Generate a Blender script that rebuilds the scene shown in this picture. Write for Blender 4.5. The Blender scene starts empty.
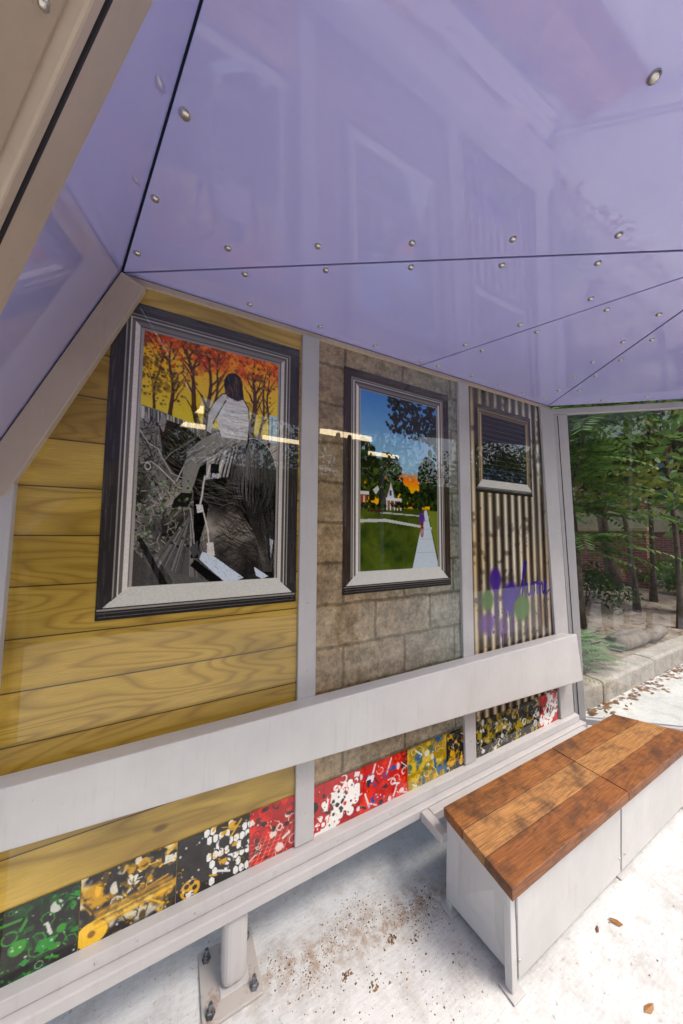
import bpy, bmesh, math, random
import numpy as np
from mathutils import Vector, Matrix, noise as mnoise

random.seed(7)
rng = np.random.default_rng(11)
scene = bpy.context.scene
col = scene.collection
V = Vector
R = math.radians

# ------------------------------------------------------------------ camera, sky, sun, exposure
D = 1.32            # wall plane (y), camera stands at the origin, x runs along the wall
EYE = 1.65
cam_d = bpy.data.cameras.new('camera')
cam = bpy.data.objects.new('camera', cam_d)
col.objects.link(cam)
scene.camera = cam
cam_d.sensor_fit = 'VERTICAL'
cam_d.sensor_height = 36.0
cam_d.lens = 36.0 * 313 / 1024
cam_d.clip_start = 0.02
cam_d.clip_end = 600
yaw, pitch, roll = R(27.787), R(3.835), R(0.378)
F = V((math.sin(yaw) * math.cos(pitch), math.cos(yaw) * math.cos(pitch), math.sin(pitch)))
Rt = V((math.cos(yaw), -math.sin(yaw), 0))
U = Rt.cross(F)
R2 = Rt * math.cos(roll) + U * math.sin(roll)
U2 = -Rt * math.sin(roll) + U * math.cos(roll)
m = Matrix((R2, U2, -F)).transposed().to_4x4()
m.translation = V((0, 0, EYE))
cam.matrix_world = m

SUN_EL, SUN_AZ = R(58), R(142)       # azimuth from +y towards +x
world = bpy.data.worlds.new('World')
scene.world = world
world.use_nodes = True
wn = world.node_tree
bg = wn.nodes['Background']
sky = wn.nodes.new('ShaderNodeTexSky')
sky.sky_type = 'NISHITA'
sky.sun_disc = False
sky.sun_elevation = SUN_EL
sky.sun_rotation = SUN_AZ
sky.air_density = 1.0
sky.dust_density = 4.0
sky.ozone_density = 1.0
wn.links.new(sky.outputs[0], bg.inputs[0])
bg.inputs[1].default_value = 0.115
sun_d = bpy.data.lights.new('sun', 'SUN')
sun_d.energy = 1.0
sun_d.angle = R(20)
sun_d.color = (1.0, 0.94, 0.86)
sun = bpy.data.objects.new('sun', sun_d)
col.objects.link(sun)
sd = V((math.sin(SUN_AZ) * math.cos(SUN_EL), math.cos(SUN_AZ) * math.cos(SUN_EL), math.sin(SUN_EL)))
sun.rotation_euler = sd.to_track_quat('Z', 'Y').to_euler()
sun.location = sd * 30
scene.view_settings.view_transform = 'Standard'
scene.view_settings.look = 'None'
scene.view_settings.gamma = 1
scene.view_settings.use_curve_mapping = False
scene.view_settings.exposure = 1.36
scene.render.engine = 'CYCLES'
scene.cycles.max_bounces = 10
scene.cycles.diffuse_bounces = 5
scene.cycles.glossy_bounces = 5
scene.cycles.transmission_bounces = 8
scene.cycles.transparent_max_bounces = 12

# ------------------------------------------------------------------ helpers: objects
def tag(o, label=None, cat=None, group=None, kind=None):
    if label: o['label'] = label
    if cat: o['category'] = cat
    if group: o['group'] = group
    if kind: o['kind'] = kind
    return o

def empty(name, loc=(0, 0, 0)):
    o = bpy.data.objects.new(name, None)
    o.location = loc
    o.empty_display_size = 0.2
    col.objects.link(o)
    return o

def wrap(name, me, mat, parent=None, smooth=False):
    o = bpy.data.objects.new(name, me)
    if mat is not None:
        for mm in (mat if isinstance(mat, (list, tuple)) else [mat]):
            me.materials.append(mm)
    col.objects.link(o)
    if parent is not None:
        o.parent = parent
        o.matrix_parent_inverse = Matrix.Identity(4)
        pl = V((0, 0, 0))
        p = parent
        while p is not None:
            pl = pl + p.location
            p = p.parent
        o.location = -pl if pl.length > 0 else (0, 0, 0)
    if smooth:
        for f in me.polygons: f.use_smooth = True
    return o

def bev(o, w=0.003, seg=2):
    md = o.modifiers.new('bevel', 'BEVEL')
    md.width = w
    md.segments = seg
    md.limit_method = 'ANGLE'
    md.angle_limit = R(40)
    md.harden_normals = False
    return o

class MB:
    def __init__(s):
        s.v = []; s.f = []; s.mi = []
    def add(s, vs, fs, mi=0):
        b = len(s.v)
        s.v += [tuple(x) for x in vs]
        s.f += [tuple(b + i for i in f) for f in fs]
        s.mi += [mi] * len(fs)
    def box(s, a, b, mi=0):
        x0, y0, z0 = a; x1, y1, z1 = b
        s.hexa([(x0, y0, z0), (x1, y0, z0), (x1, y1, z0), (x0, y1, z0), (x0, y0, z1), (x1, y0, z1), (x1, y1, z1), (x0, y1, z1)], mi)
    def hexa(s, p, mi=0):
        s.add(p, [(3, 2, 1, 0), (4, 5, 6, 7), (0, 1, 5, 4), (1, 2, 6, 5), (2, 3, 7, 6), (3, 0, 4, 7)], mi)
    def prism(s, poly, ext, mi=0):
        # poly: list of 3D points, ext: extrusion vector
        n = len(poly); e = V(ext)
        vs = [V(p) for p in poly] + [V(p) + e for p in poly]
        fs = [tuple(range(n - 1, -1, -1)), tuple(range(n, 2 * n))]
        fs += [(i, (i + 1) % n, n + (i + 1) % n, n + i) for i in range(n)]
        s.add(vs, fs, mi)
    def bar(s, a, b, wd, td, w, t, mi=0):
        # bar from a to b; wd,td unit directions; spans [0,w] along wd and [0,t] along td
        a, b, wd, td = V(a), V(b), V(wd), V(td)
        s.hexa([a, b, b + wd * w, a + wd * w, a + td * t, b + td * t, b + wd * w + td * t, a + wd * w + td * t], mi)
    def tube(s, pts, rad, n=8, mi=0, caps=True):
        pts = [V(p) for p in pts]
        if not isinstance(rad, (list, tuple)): rad = [rad] * len(pts)
        vs = []; up = V((0.13, 0.21, 1)).normalized()
        for i, p in enumerate(pts):
            d = (pts[min(i + 1, len(pts) - 1)] - pts[max(i - 1, 0)]).normalized()
            a = d.cross(up)
            if a.length < 1e-3: a = d.cross(V((1, 0, 0)))
            a.normalize(); b = d.cross(a)
            for k in range(n):
                t = 2 * math.pi * k / n
                vs.append(p + (a * math.cos(t) + b * math.sin(t)) * rad[i])
        fs = []
        for i in range(len(pts) - 1):
            for k in range(n):
                k2 = (k + 1) % n
                fs.append((i * n + k, i * n + k2, (i + 1) * n + k2, (i + 1) * n + k))
        if caps:
            fs.append(tuple(range(n - 1, -1, -1)))
            fs.append(tuple(range((len(pts) - 1) * n, len(pts) * n)))
        s.add(vs, fs, mi)
    def lathe(s, c, axis, prof, n=12, mi=0):
        # prof: list of (height along axis, radius)
        c, ax = V(c), V(axis).normalized()
        a = ax.orthogonal().normalized(); b = ax.cross(a)
        vs = []; fs = []
        for h, r in prof:
            for k in range(n):
                t = 2 * math.pi * k / n
                vs.append(c + ax * h + (a * math.cos(t) + b * math.sin(t)) * r)
        for i in range(len(prof) - 1):
            for k in range(n):
                k2 = (k + 1) % n
                fs.append((i * n + k, i * n + k2, (i + 1) * n + k2, (i + 1) * n + k))
        fs.append(tuple(range((len(prof) - 1) * n, len(prof) * n)))
        fs.append(tuple(range(n - 1, -1, -1)))
        s.add(vs, fs, mi)
    def mesh(s, name, fix=True):
        me = bpy.data.meshes.new(name)
        me.from_pydata(s.v, [], s.f)
        if any(s.mi): me.polygons.foreach_set('material_index', s.mi)
        if fix:
            bm = bmesh.new(); bm.from_mesh(me)
            bmesh.ops.recalc_face_normals(bm, faces=bm.faces)
            bm.to_mesh(me); bm.free()
        me.update()
        return me
    def build(s, name, mat, parent=None, smooth=False, bevel=None, fix=True):
        o = wrap(name, s.mesh(name, fix), mat, parent, smooth)
        if bevel: bev(o, bevel)
        return o

# ------------------------------------------------------------------ helpers: materials
def lin(c):
    return tuple(((x / 12.92) if x <= 0.04045 else ((x + 0.055) / 1.055) ** 2.4) for x in c)

class NT:
    def __init__(s, name):
        s.m = bpy.data.materials.new(name); s.m.use_nodes = True
        s.t = s.m.node_tree; s.b = s.t.nodes['Principled BSDF']
    def n(s, typ, **kw):
        o = s.t.nodes.new(typ)
        for k, v in kw.items():
            if k[0] == '_':
                o.inputs[k[1:].replace('_', ' ')].default_value = v
            else: setattr(o, k, v)
        return o
    def l(s, a, b): s.t.links.new(a, b)
    def coord(s, which='Object'):
        return s.n('ShaderNodeTexCoord').outputs[which]
    def noise(s, vec, scale, detail=6, rough=0.6, dist=0.0):
        o = s.n('ShaderNodeTexNoise'); o.inputs['Scale'].default_value = scale
        o.inputs['Detail'].default_value = detail; o.inputs['Roughness'].default_value = rough
        o.inputs['Distortion'].default_value = dist
        s.l(vec, o.inputs['Vector']); return o.outputs[0]
    def map(s, vec, sc=(1, 1, 1), loc=(0, 0, 0), rot=(0, 0, 0)):
        o = s.n('ShaderNodeMapping'); o.inputs['Scale'].default_value = sc
        o.inputs['Location'].default_value = loc; o.inputs['Rotation'].default_value = rot
        s.l(vec, o.inputs['Vector']); return o.outputs[0]
    def ramp(s, fac, stops):
        o = s.n('ShaderNodeValToRGB'); cr = o.color_ramp
        while len(cr.elements) < len(stops): cr.elements.new(0.5)
        for e, (p, c) in zip(cr.elements, stops):
            e.position = p
            e.color = (*c, 1) if not isinstance(c, (int, float)) else (c, c, c, 1)
        s.l(fac, o.inputs[0]); return o.outputs[0]
    def mix(s, fac, a, b, typ='MIX'):
        o = s.n('ShaderNodeMix', data_type='RGBA', blend_type=typ)
        for sock, v in ((o.inputs[0], fac), (o.inputs[6], a), (o.inputs[7], b)):
            if isinstance(v, (int, float)): sock.default_value = v
            elif isinstance(v, tuple): sock.default_value = (*v, 1)
            else: s.l(v, sock)
        return o.outputs[2]
    def math(s, op, a, b=0.0, c=0.0):
        o = s.n('ShaderNodeMath', operation=op)
        for sock, v in zip(o.inputs, (a, b, c)):
            if isinstance(v, (int, float)): sock.default_value = v
            else: s.l(v, sock)
        return o.outputs[0]
    def bump(s, h, strength=0.3, dist=0.01):
        o = s.n('ShaderNodeBump'); o.inputs['Strength'].default_value = strength
        o.inputs['Distance'].default_value = dist
        s.l(h, o.inputs['Height']); s.l(o.outputs[0], s.b.inputs['Normal'])
    def set(s, base=None, rough=None, **kw):
        if base is not None:
            if isinstance(base, tuple): s.b.inputs['Base Color'].default_value = (*base, 1)
            else: s.l(base, s.b.inputs['Base Color'])
        if rough is not None:
            if isinstance(rough, (int, float)): s.b.inputs['Roughness'].default_value = rough
            else: s.l(rough, s.b.inputs['Roughness'])
        for k, v in kw.items(): s.b.inputs[k.replace('_', ' ')].default_value = v
        return s.m

def paint_mat(name, base, rough=0.38, dirt=0.12):
    t = NT(name); c = t.coord()
    g = t.noise(c, 3.2, 6, 0.65)
    sp = t.noise(c, 60, 3, 0.7)
    a = t.ramp(g, [(0.35, tuple(x * (1 - dirt) for x in base)), (0.7, base)])
    k = t.ramp(sp, [(0.66, 0.0), (0.76, 1.0)])
    cc = t.mix(t.math('MULTIPLY', k, 0.25), a, tuple(x * 0.55 for x in base))
    sk = t.noise(t.map(c, (14, 14, 1.2)), 3, 5, 0.7)
    cc = t.mix(t.math('MULTIPLY', t.ramp(sk, [(0.55, 0.0), (0.75, 1.0)]), 0.28), cc, tuple(x * y for x, y in zip(base, (0.62, 0.55, 0.48))))
    ch = t.noise(c, 24, 6, 0.75)
    cc = t.mix(t.math('MULTIPLY', t.ramp(ch, [(0.68, 0.0), (0.70, 1.0)]), 0.5), cc, tuple(x * 0.45 for x in base))
    r = t.ramp(g, [(0.3, rough + 0.15), (0.75, rough)])
    t.set(cc, r)
    t.bump(t.noise(c, 420, 2, 0.5), 0.06, 0.001)
    return t.m

M = {}
M['paint'] = paint_mat('warm_grey_paint', (0.525, 0.505, 0.50))
M['white_paint'] = paint_mat('off_white_paint', (0.60, 0.59, 0.58), 0.36, 0.12)
M['tan_bounce_paint'] = paint_mat('tan_bounce_paint', (0.52, 0.42, 0.325), 0.42, 0.15)  # tan base made warmer, bounced light put into the colour

M['tan_shade_paint'] = paint_mat('tan_shade_paint', (0.40, 0.31, 0.235), 0.42, 0.15)  # darker copy of the tan, with the tilted flange's shade in its colour
def rusty():
    t = NT('rusting_grey_paint'); c = t.coord()
    a = t.noise(c, 16, 7, 0.7)
    cc = t.mix(t.ramp(a, [(0.52, 0.0), (0.66, 1.0)]), (0.42, 0.385, 0.36), (0.25, 0.15, 0.10))
    t.set(cc, 0.6); return t.m
M['rusty'] = rusty()
def purple():
    t = NT('glossy_lilac_laminate'); c = t.coord()
    g = t.noise(c, 1.4, 4, 0.5)
    a = t.ramp(g, [(0.3, (0.435, 0.425, 0.80)), (0.7, (0.48, 0.47, 0.86))])
    sm = t.noise(t.map(c, (2, 9, 2)), 6, 7, 0.7)
    du = t.ramp(t.noise(c, 26, 8, 0.75), [(0.56, 0.0), (0.72, 1.0)])
    a = t.mix(t.math('MULTIPLY', du, 0.09), a, (0.62, 0.58, 0.62))
    wm = t.ramp(t.noise(t.map(c, (1, 2.2, 1)), 3.4, 5, 0.6), [(0.47, 0.0), (0.5, 1.0), (0.53, 0.0)])
    a = t.mix(t.math('MULTIPLY', wm, 0.03), a, (0.72, 0.70, 0.76))
    t.set(a, 0.4, Coat_Weight=1.0, Coat_IOR=2.0, Specular_IOR_Level=0.1)
    t.l(t.ramp(sm, [(0.40, 0.008), (0.72, 0.09)]), t.b.inputs['Coat Roughness'])
    w = t.n('ShaderNodeBump'); w.inputs['Strength'].default_value = 0.05; w.inputs['Distance'].default_value = 0.02
    t.l(t.noise(c, 2.2, 2, 0.4), w.inputs['Height']); t.l(w.outputs[0], t.b.inputs['Coat Normal'])
    return t.m
M['purple'] = purple()
M['dark'] = NT('black_rubber_gap').set((0.012, 0.01, 0.014), 0.7)
def steel():
    t = NT('stainless_steel'); c = t.coord()
    t.set((0.62, 0.58, 0.52), t.ramp(t.noise(c, 90, 3), [(0.3, 0.22), (0.7, 0.4)]), Metallic=1.0)
    return t.m
M['steel'] = steel()
def zinc():
    t = NT('galvanised_bolt_steel'); c = t.coord()
    t.set(t.ramp(t.noise(c, 70, 4), [(0.35, (0.12, 0.12, 0.13)), (0.7, (0.4, 0.41, 0.43))]), 0.45, Metallic=0.9)
    return t.m
M['zinc'] = zinc()

def glass():
    t = NT('clear_glass_pane')
    t.t.nodes.remove(t.b)
    out = t.t.nodes['Material Output']
    tr = t.n('ShaderNodeBsdfTransparent'); tr.inputs[0].default_value = (0.93, 0.96, 0.94, 1)
    gl = t.n('ShaderNodeBsdfGlossy'); gl.inputs['Roughness'].default_value = 0.008
    fr = t.n('ShaderNodeFresnel'); fr.inputs[0].default_value = 2.0
    mx = t.n('ShaderNodeMixShader')
    t.l(fr.outputs[0], mx.inputs[0]); t.l(tr.outputs[0], mx.inputs[1]); t.l(gl.outputs[0], mx.inputs[2])
    t.l(mx.outputs[0], out.inputs[0])
    return t.m
M['glass'] = glass()

def printed():
    t = NT('glossy_printed_laminate')
    a = t.n('ShaderNodeAttribute', attribute_name='Col')
    c = t.coord()
    n_ = t.noise(c, 260, 3, 0.7)
    k = t.ramp(n_, [(0.3, 0.8), (0.7, 1.08)])
    t.set(t.mix(1.0, a.outputs['Color'], k, 'MULTIPLY'), 0.5, Coat_Weight=1.0, Coat_Roughness=0.008, Coat_IOR=1.62, Specular_IOR_Level=0.0)
    return t.m
M['print'] = printed()

def wood_print():
    t = NT('printed_pine_boards'); c = t.coord()
    s = t.n('ShaderNodeSeparateXYZ'); t.l(c, s.inputs[0])
    X, Z = s.outputs[0], s.outputs[2]
    pz = t.math('DIVIDE', t.math('ADD', Z, 0.0935), 0.157)       # boards 157 mm
    idx = t.math('FLOOR', pz); fr = t.math('SUBTRACT', pz, idx)
    wn_ = t.n('ShaderNodeTexWhiteNoise', noise_dimensions='1D'); t.l(idx, wn_.inputs['W'])
    rnd = wn_.outputs[0]
    cb = t.n('ShaderNodeCombineXYZ')
    t.l(t.math('ADD', t.math('MULTIPLY', X, 0.8), t.math('MULTIPLY', rnd, 13.7)), cb.inputs[0])
    t.l(t.math('MULTIPLY', idx, 3.1), cb.inputs[1])
    t.l(t.math('MULTIPLY', Z, t.math('ADD', 3.4, t.math('MULTIPLY', rnd, 4.0))), cb.inputs[2])
    field = t.noise(cb.outputs[0], 1.15, 2, 0.45, 0.5)
    rings = t.math('FRACT', t.math('MULTIPLY', field, t.math('ADD', 9.0, t.math('MULTIPLY', rnd, 10.0))))
    line = t.ramp(rings, [(0.0, 0.38), (0.25, 0.95), (0.62, 1.0), (0.86, 0.68), (1.0, 0.38)])
    fine = t.noise(t.map(c, (3, 1, 150)), 3, 6, 0.8)
    base = t.mix(line, (0.21, 0.115, 0.014), (0.74, 0.50, 0.085))
    base = t.mix(t.math('MULTIPLY', t.ramp(fine, [(0.38, 0.0), (0.68, 1.0)]), 0.6), base, (0.24, 0.13, 0.025))
    shade = t.mix(t.math('MULTIPLY', rnd, 0.45), base, (0.36, 0.205, 0.03))
    wide = t.noise(t.map(c, (1, 1, 2)), 1.6, 2, 0.5)
    shade = t.mix(t.math('MULTIPLY', t.ramp(wide, [(0.42, 0.0), (0.68, 1.0)]), 0.65), shade, (0.15, 0.085, 0.015))
    gap = t.math('LESS_THAN', fr, 0.028)
    gap2 = t.math('MULTIPLY', t.ramp(fr, [(0.02, 1.0), (0.12, 0.0)]), 0.35)
    cc = t.mix(gap2, shade, (0.12, 0.07, 0.02))
    cc = t.mix(t.math('MULTIPLY', gap, 0.8), cc, (0.03, 0.018, 0.008))
    # knots
    vo = t.n('ShaderNodeTexVoronoi'); vo.inputs['Scale'].default_value = 1.0
    t.l(t.map(c, (2.1, 1, 4.2)), vo.inputs['Vector'])
    kn = t.ramp(vo.outputs['Distance'], [(0.045, 1.0), (0.075, 0.0)])
    cc = t.mix(t.math('MULTIPLY', kn, 0.85), cc, (0.12, 0.055, 0.018))
    t.set(cc, 0.5, Coat_Weight=1.0, Coat_Roughness=0.008, Coat_IOR=1.62, Specular_IOR_Level=0.0)
    return t.m
M['wood_print'] = wood_print()

def block_print():
    t = NT('printed_concrete_blocks'); c = t.coord()
    s = t.n('ShaderNodeSeparateXYZ'); t.l(c, s.inputs[0])
    wob = t.noise(c, 9, 3, 0.6)
    cb = t.n('ShaderNodeCombineXYZ')
    t.l(t.math('ADD', s.outputs[0], t.math('MULTIPLY', wob, 0.02)), cb.inputs[0])
    t.l(t.math('ADD', s.outputs[2], t.math('MULTIPLY', wob, 0.025)), cb.inputs[1])
    br = t.n('ShaderNodeTexBrick')
    br.inputs['Scale'].default_value = 1.0; br.inputs['Mortar Size'].default_value = 0.011
    br.inputs['Mortar Smooth'].default_value = 0.6
    br.inputs['Brick Width'].default_value = 0.36; br.inputs['Row Height'].default_value = 0.19
    br.inputs['Bias'].default_value = 0.0
    br.inputs['Color1'].default_value = (0.31, 0.26, 0.19, 1); br.inputs['Color2'].default_value = (0.26, 0.23, 0.185, 1)
    br.inputs['Mortar'].default_value = (0.155, 0.13, 0.095, 1)
    t.l(cb.outputs[0], br.inputs['Vector'])
    g = t.noise(c, 45, 6, 0.75)
    g2 = t.noise(c, 14, 5, 0.7)
    cc = t.mix(1.0, br.outputs['Color'], t.ramp(g, [(0.32, 0.55), (0.5, 0.95), (0.68, 1.35)]), 'MULTIPLY')
    cc = t.mix(0.8, cc, t.ramp(g2, [(0.3, 0.4), (0.7, 1.45)]), 'MULTIPLY')
    # paint tints that the print has: ochre to the left, blue grey to the right
    gx = t.ramp(t.math('SUBTRACT', s.outputs[0], 0.56), [(0.0, (1.25, 1.0, 0.66)), (0.5, (1.05, 1.0, 0.9)), (0.92, (0.85, 1.05, 1.1))])
    cc = t.mix(0.85, cc, gx, 'MULTIPLY')
    t.set(cc, 0.5, Coat_Weight=1.0, Coat_Roughness=0.008, Coat_IOR=1.62, Specular_IOR_Level=0.0)
    return t.m
M['block_print'] = block_print()

def concrete():
    t = NT('bleached_concrete'); c = t.coord()
    a = t.noise(c, 1.1, 7, 0.65); b = t.noise(c, 7, 8, 0.72); d = t.noise(c, 55, 4, 0.75)
    cc = t.ramp(a, [(0.3, (0.51, 0.52, 0.525)), (0.7, (0.68, 0.675, 0.66))])
    cc = t.mix(t.math('MULTIPLY', t.ramp(b, [(0.48, 0.0), (0.66, 1.0)]), 0.55), cc, (0.34, 0.315, 0.29))
    cc = t.mix(t.math('MULTIPLY', t.ramp(d, [(0.60, 0.0), (0.68, 1.0)]), 0.65), cc, (0.17, 0.135, 0.11))
    gr = t.noise(t.map(c, (6, 40, 6)), 3, 7, 0.8)
    cc = t.mix(0.7, cc, t.ramp(gr, [(0.3, 0.72), (0.7, 1.15)]), 'MULTIPLY')
    # brown run-off stain along the foot of the wall, broken up by noise
    s = t.n('ShaderNodeSeparateXYZ'); t.l(c, s.inputs[0])
    wy = t.math('ADD', s.outputs[1], t.math('MULTIPLY', t.noise(c, 4, 4, 0.6), 0.16))
    e = t.math('ABSOLUTE', t.math('SUBTRACT', t.math('ADD', wy, t.math('MULTIPLY', s.outputs[0], 0.10)), 1.36))
    bandf = t.ramp(e, [(0.0, 1.0), (0.11, 0.0)])
    br = t.ramp(t.noise(c, 22, 8, 0.78), [(0.44, 0.0), (0.58, 1.0)])
    bx = t.ramp(t.math('MULTIPLY', t.math('ABSOLUTE', t.math('SUBTRACT', s.outputs[0], 0.75)), 1.0), [(0.3, 1.0), (0.62, 0.0)])
    cc = t.mix(t.math('MULTIPLY', t.math('MULTIPLY', bandf, br), t.math('MULTIPLY', bx, 0.85)), cc, (0.27, 0.165, 0.085))
    t.set(cc, 0.75)
    t.bump(t.noise(c, 90, 7, 0.75), 0.35, 0.004)
    return t.m
M['concrete'] = concrete()

def rock(name, c1, c2, sc=6, rough=0.9, b=0.5, bd=0.02):
    t = NT(name); c = t.coord()
    n1 = t.noise(c, sc, 8, 0.7); n2 = t.noise(c, sc * 9, 5, 0.7)
    cc = t.mix(t.ramp(n1, [(0.35, 0.0), (0.65, 1.0)]), c1, c2)
    cc = t.mix(0.6, cc, t.ramp(n2, [(0.3, 0.6), (0.7, 1.25)]), 'MULTIPLY')
    t.set(cc, rough); t.bump(n2, b, bd); return t.m
M['curb'] = rock('kerb_concrete', (0.28, 0.25, 0.22), (0.48, 0.44, 0.40), 5, 0.9, 0.5, 0.01)
M['soil'] = rock('leafy_mulch_soil', (0.20, 0.15, 0.115), (0.42, 0.35, 0.28), 2.2, 0.95, 0.8, 0.03)
M['asphalt'] = rock('asphalt', (0.05, 0.05, 0.052), (0.085, 0.083, 0.08), 3)
M['grass'] = rock('lawn', (0.05, 0.085, 0.025), (0.12, 0.14, 0.05), 4)
M['bark'] = rock('bark', (0.07, 0.05, 0.038), (0.19, 0.145, 0.11), 9, 0.95, 0.9, 0.03)
M['log'] = rock('weathered_log', (0.16, 0.13, 0.11), (0.34, 0.29, 0.25), 7, 0.95, 0.9, 0.02)

def bench_wood(k):
    t = NT('oiled_hardwood_%s' % 'abc'[k]); c = t.map(t.coord(), (1, 1, 1), (k * 3.7, k * 1.3, 0))
    f = t.noise(t.map(c, (1.0, 7, 7)), 1.6, 3, 0.5, 0.4)
    rg = t.math('FRACT', t.math('MULTIPLY', f, 11))
    ln = t.ramp(rg, [(0, 0.2), (0.3, 1.0), (0.7, 0.85), (1, 0.2)])
    fine = t.noise(t.map(c, (4, 150, 150)), 2, 5, 0.75)
    lo = [(0.115, 0.038, 0.010), (0.19, 0.075, 0.022), (0.105, 0.034, 0.009)][k]
    hi = [(0.34, 0.13, 0.032), (0.44, 0.215, 0.07), (0.30, 0.105, 0.026)][k]
    cc = t.mix(t.math('ADD', t.math('MULTIPLY', ln, 0.55), 0.25), lo, hi)
    cc = t.mix(0.95, cc, t.ramp(fine, [(0.3, 0.32), (0.5, 0.95), (0.7, 1.6)]), 'MULTIPLY')
    st = t.noise(t.coord(), 7, 7, 0.72)
    cc = t.mix(t.math('MULTIPLY', t.ramp(st, [(0.48, 0.0), (0.64, 1.0)]), 0.8), cc, (0.05, 0.022, 0.012))
    sp = t.noise(t.coord(), 34, 4, 0.7)
    cc = t.mix(t.math('MULTIPLY', t.ramp(sp, [(0.64, 0.0), (0.72, 1.0)]), 0.6), cc, (0.04, 0.02, 0.012))
    t.set(cc, t.ramp(fine, [(0.3, 0.62), (0.7, 0.42)]))
    t.bump(fine, 0.25, 0.002)
    return t.m
for k in range(3): M['bwood%d' % k] = bench_wood(k)

def leaf_mat(name, c1, c2):
    t = NT(name)
    oi = t.n('ShaderNodeAttribute', attribute_name='Var')
    cc = t.mix(oi.outputs['Fac'], c1, c2)
    t.set(cc, 0.5)
    t.b.inputs['Transmission Weight'].default_value = 0.0
    tl = t.n('ShaderNodeBsdfTranslucent'); t.l(cc, tl.inputs[0])
    ad = t.n('ShaderNodeMixShader'); ad.inputs[0].default_value = 0.35
    out = t.t.nodes['Material Output']
    t.l(t.b.outputs[0], ad.inputs[1]); t.l(tl.outputs[0], ad.inputs[2]); t.l(ad.outputs[0], out.inputs[0])
    return t.m
M['leaf'] = leaf_mat('green_leaves', (0.05, 0.12, 0.03), (0.20, 0.32, 0.08))
M['leaf_y'] = leaf_mat('yellow_green_leaves', (0.10, 0.15, 0.025), (0.36, 0.36, 0.07))
M['leaf_d'] = leaf_mat('dark_green_leaves', (0.025, 0.06, 0.02), (0.08, 0.14, 0.04))
M['fern'] = leaf_mat('blue_green_needles', (0.08, 0.18, 0.06), (0.24, 0.40, 0.18))
M['dead'] = leaf_mat('fallen_brown_leaves', (0.12, 0.05, 0.018), (0.40, 0.19, 0.06))

def brick_mat():
    t = NT('red_brick'); c = t.coord()
    br = t.n('ShaderNodeTexBrick'); br.inputs['Scale'].default_value = 1.0
    br.inputs['Brick Width'].default_value = 0.22; br.inputs['Row Height'].default_value = 0.075
    br.inputs['Mortar Size'].default_value = 0.008
    br.inputs['Color1'].default_value = (0.30, 0.09, 0.06, 1); br.inputs['Color2'].default_value = (0.42, 0.14, 0.09, 1)
    br.inputs['Mortar'].default_value = (0.36, 0.31, 0.27, 1)
    s = t.n('ShaderNodeSeparateXYZ'); t.l(c, s.inputs[0]); cb = t.n('ShaderNodeCombineXYZ')
    t.l(t.math('ADD', s.outputs[0], s.outputs[1]), cb.inputs[0]); t.l(s.outputs[2], cb.inputs[1])
    t.l(cb.outputs[0], br.inputs['Vector'])
    cc = t.mix(0.6, br.outputs['Color'], t.ramp(t.noise(c, 5, 6), [(0.3, 0.65), (0.7, 1.2)]), 'MULTIPLY')
    t.set(cc, 0.9); return t.m
M['brick'] = brick_mat()
M['cream'] = rock('cream_render', (0.50, 0.40, 0.22), (0.62, 0.52, 0.32), 3, 0.9, 0.2, 0.004)
M['timber'] = rock('dark_timber', (0.05, 0.032, 0.022), (0.11, 0.075, 0.05), 5)
M['roofing'] = rock('grey_roof_sheet', (0.18, 0.18, 0.18), (0.27, 0.26, 0.25), 3)
M['pane'] = NT('window_pane').set((0.03, 0.04, 0.05), 0.06, Coat_Weight=0.5)
def lamp():
    t = NT('lit_white_diffuser'); t.set((0.8, 0.8, 0.78), 0.4, Emission_Strength=5.0)
    t.b.inputs['Emission Color'].default_value = (1.0, 0.80, 0.50, 1); return t.m
M['lamp'] = lamp()

# ------------------------------------------------------------------ raster canvas for the flat prints (colour per vertex)
def vnoise(h, w, cells, octv=4, seed=0):
    r = np.random.default_rng(seed); out = np.zeros((h, w)); amp = 1; tot = 0
    for o in range(octv):
        n = max(2, int(cells * 2 ** o)); n2 = max(2, int(n * w / max(h, 1)))
        g = r.random((n + 2, n2 + 2))
        y = np.linspace(0, n, h, endpoint=False); x = np.linspace(0, n2, w, endpoint=False)
        yi = y.astype(int); xi = x.astype(int); fy = (y - yi)[:, None]; fx = (x - xi)[None]
        fy = fy * fy * (3 - 2 * fy); fx = fx * fx * (3 - 2 * fx)
        a = g[yi][:, xi]; b = g[yi][:, xi + 1]; c = g[yi + 1][:, xi]; d = g[yi + 1][:, xi + 1]
        out += amp * ((a * (1 - fx) + b * fx) * (1 - fy) + (c * (1 - fx) + d * fx) * fy)
        tot += amp; amp *= 0.55
    return out / tot

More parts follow.
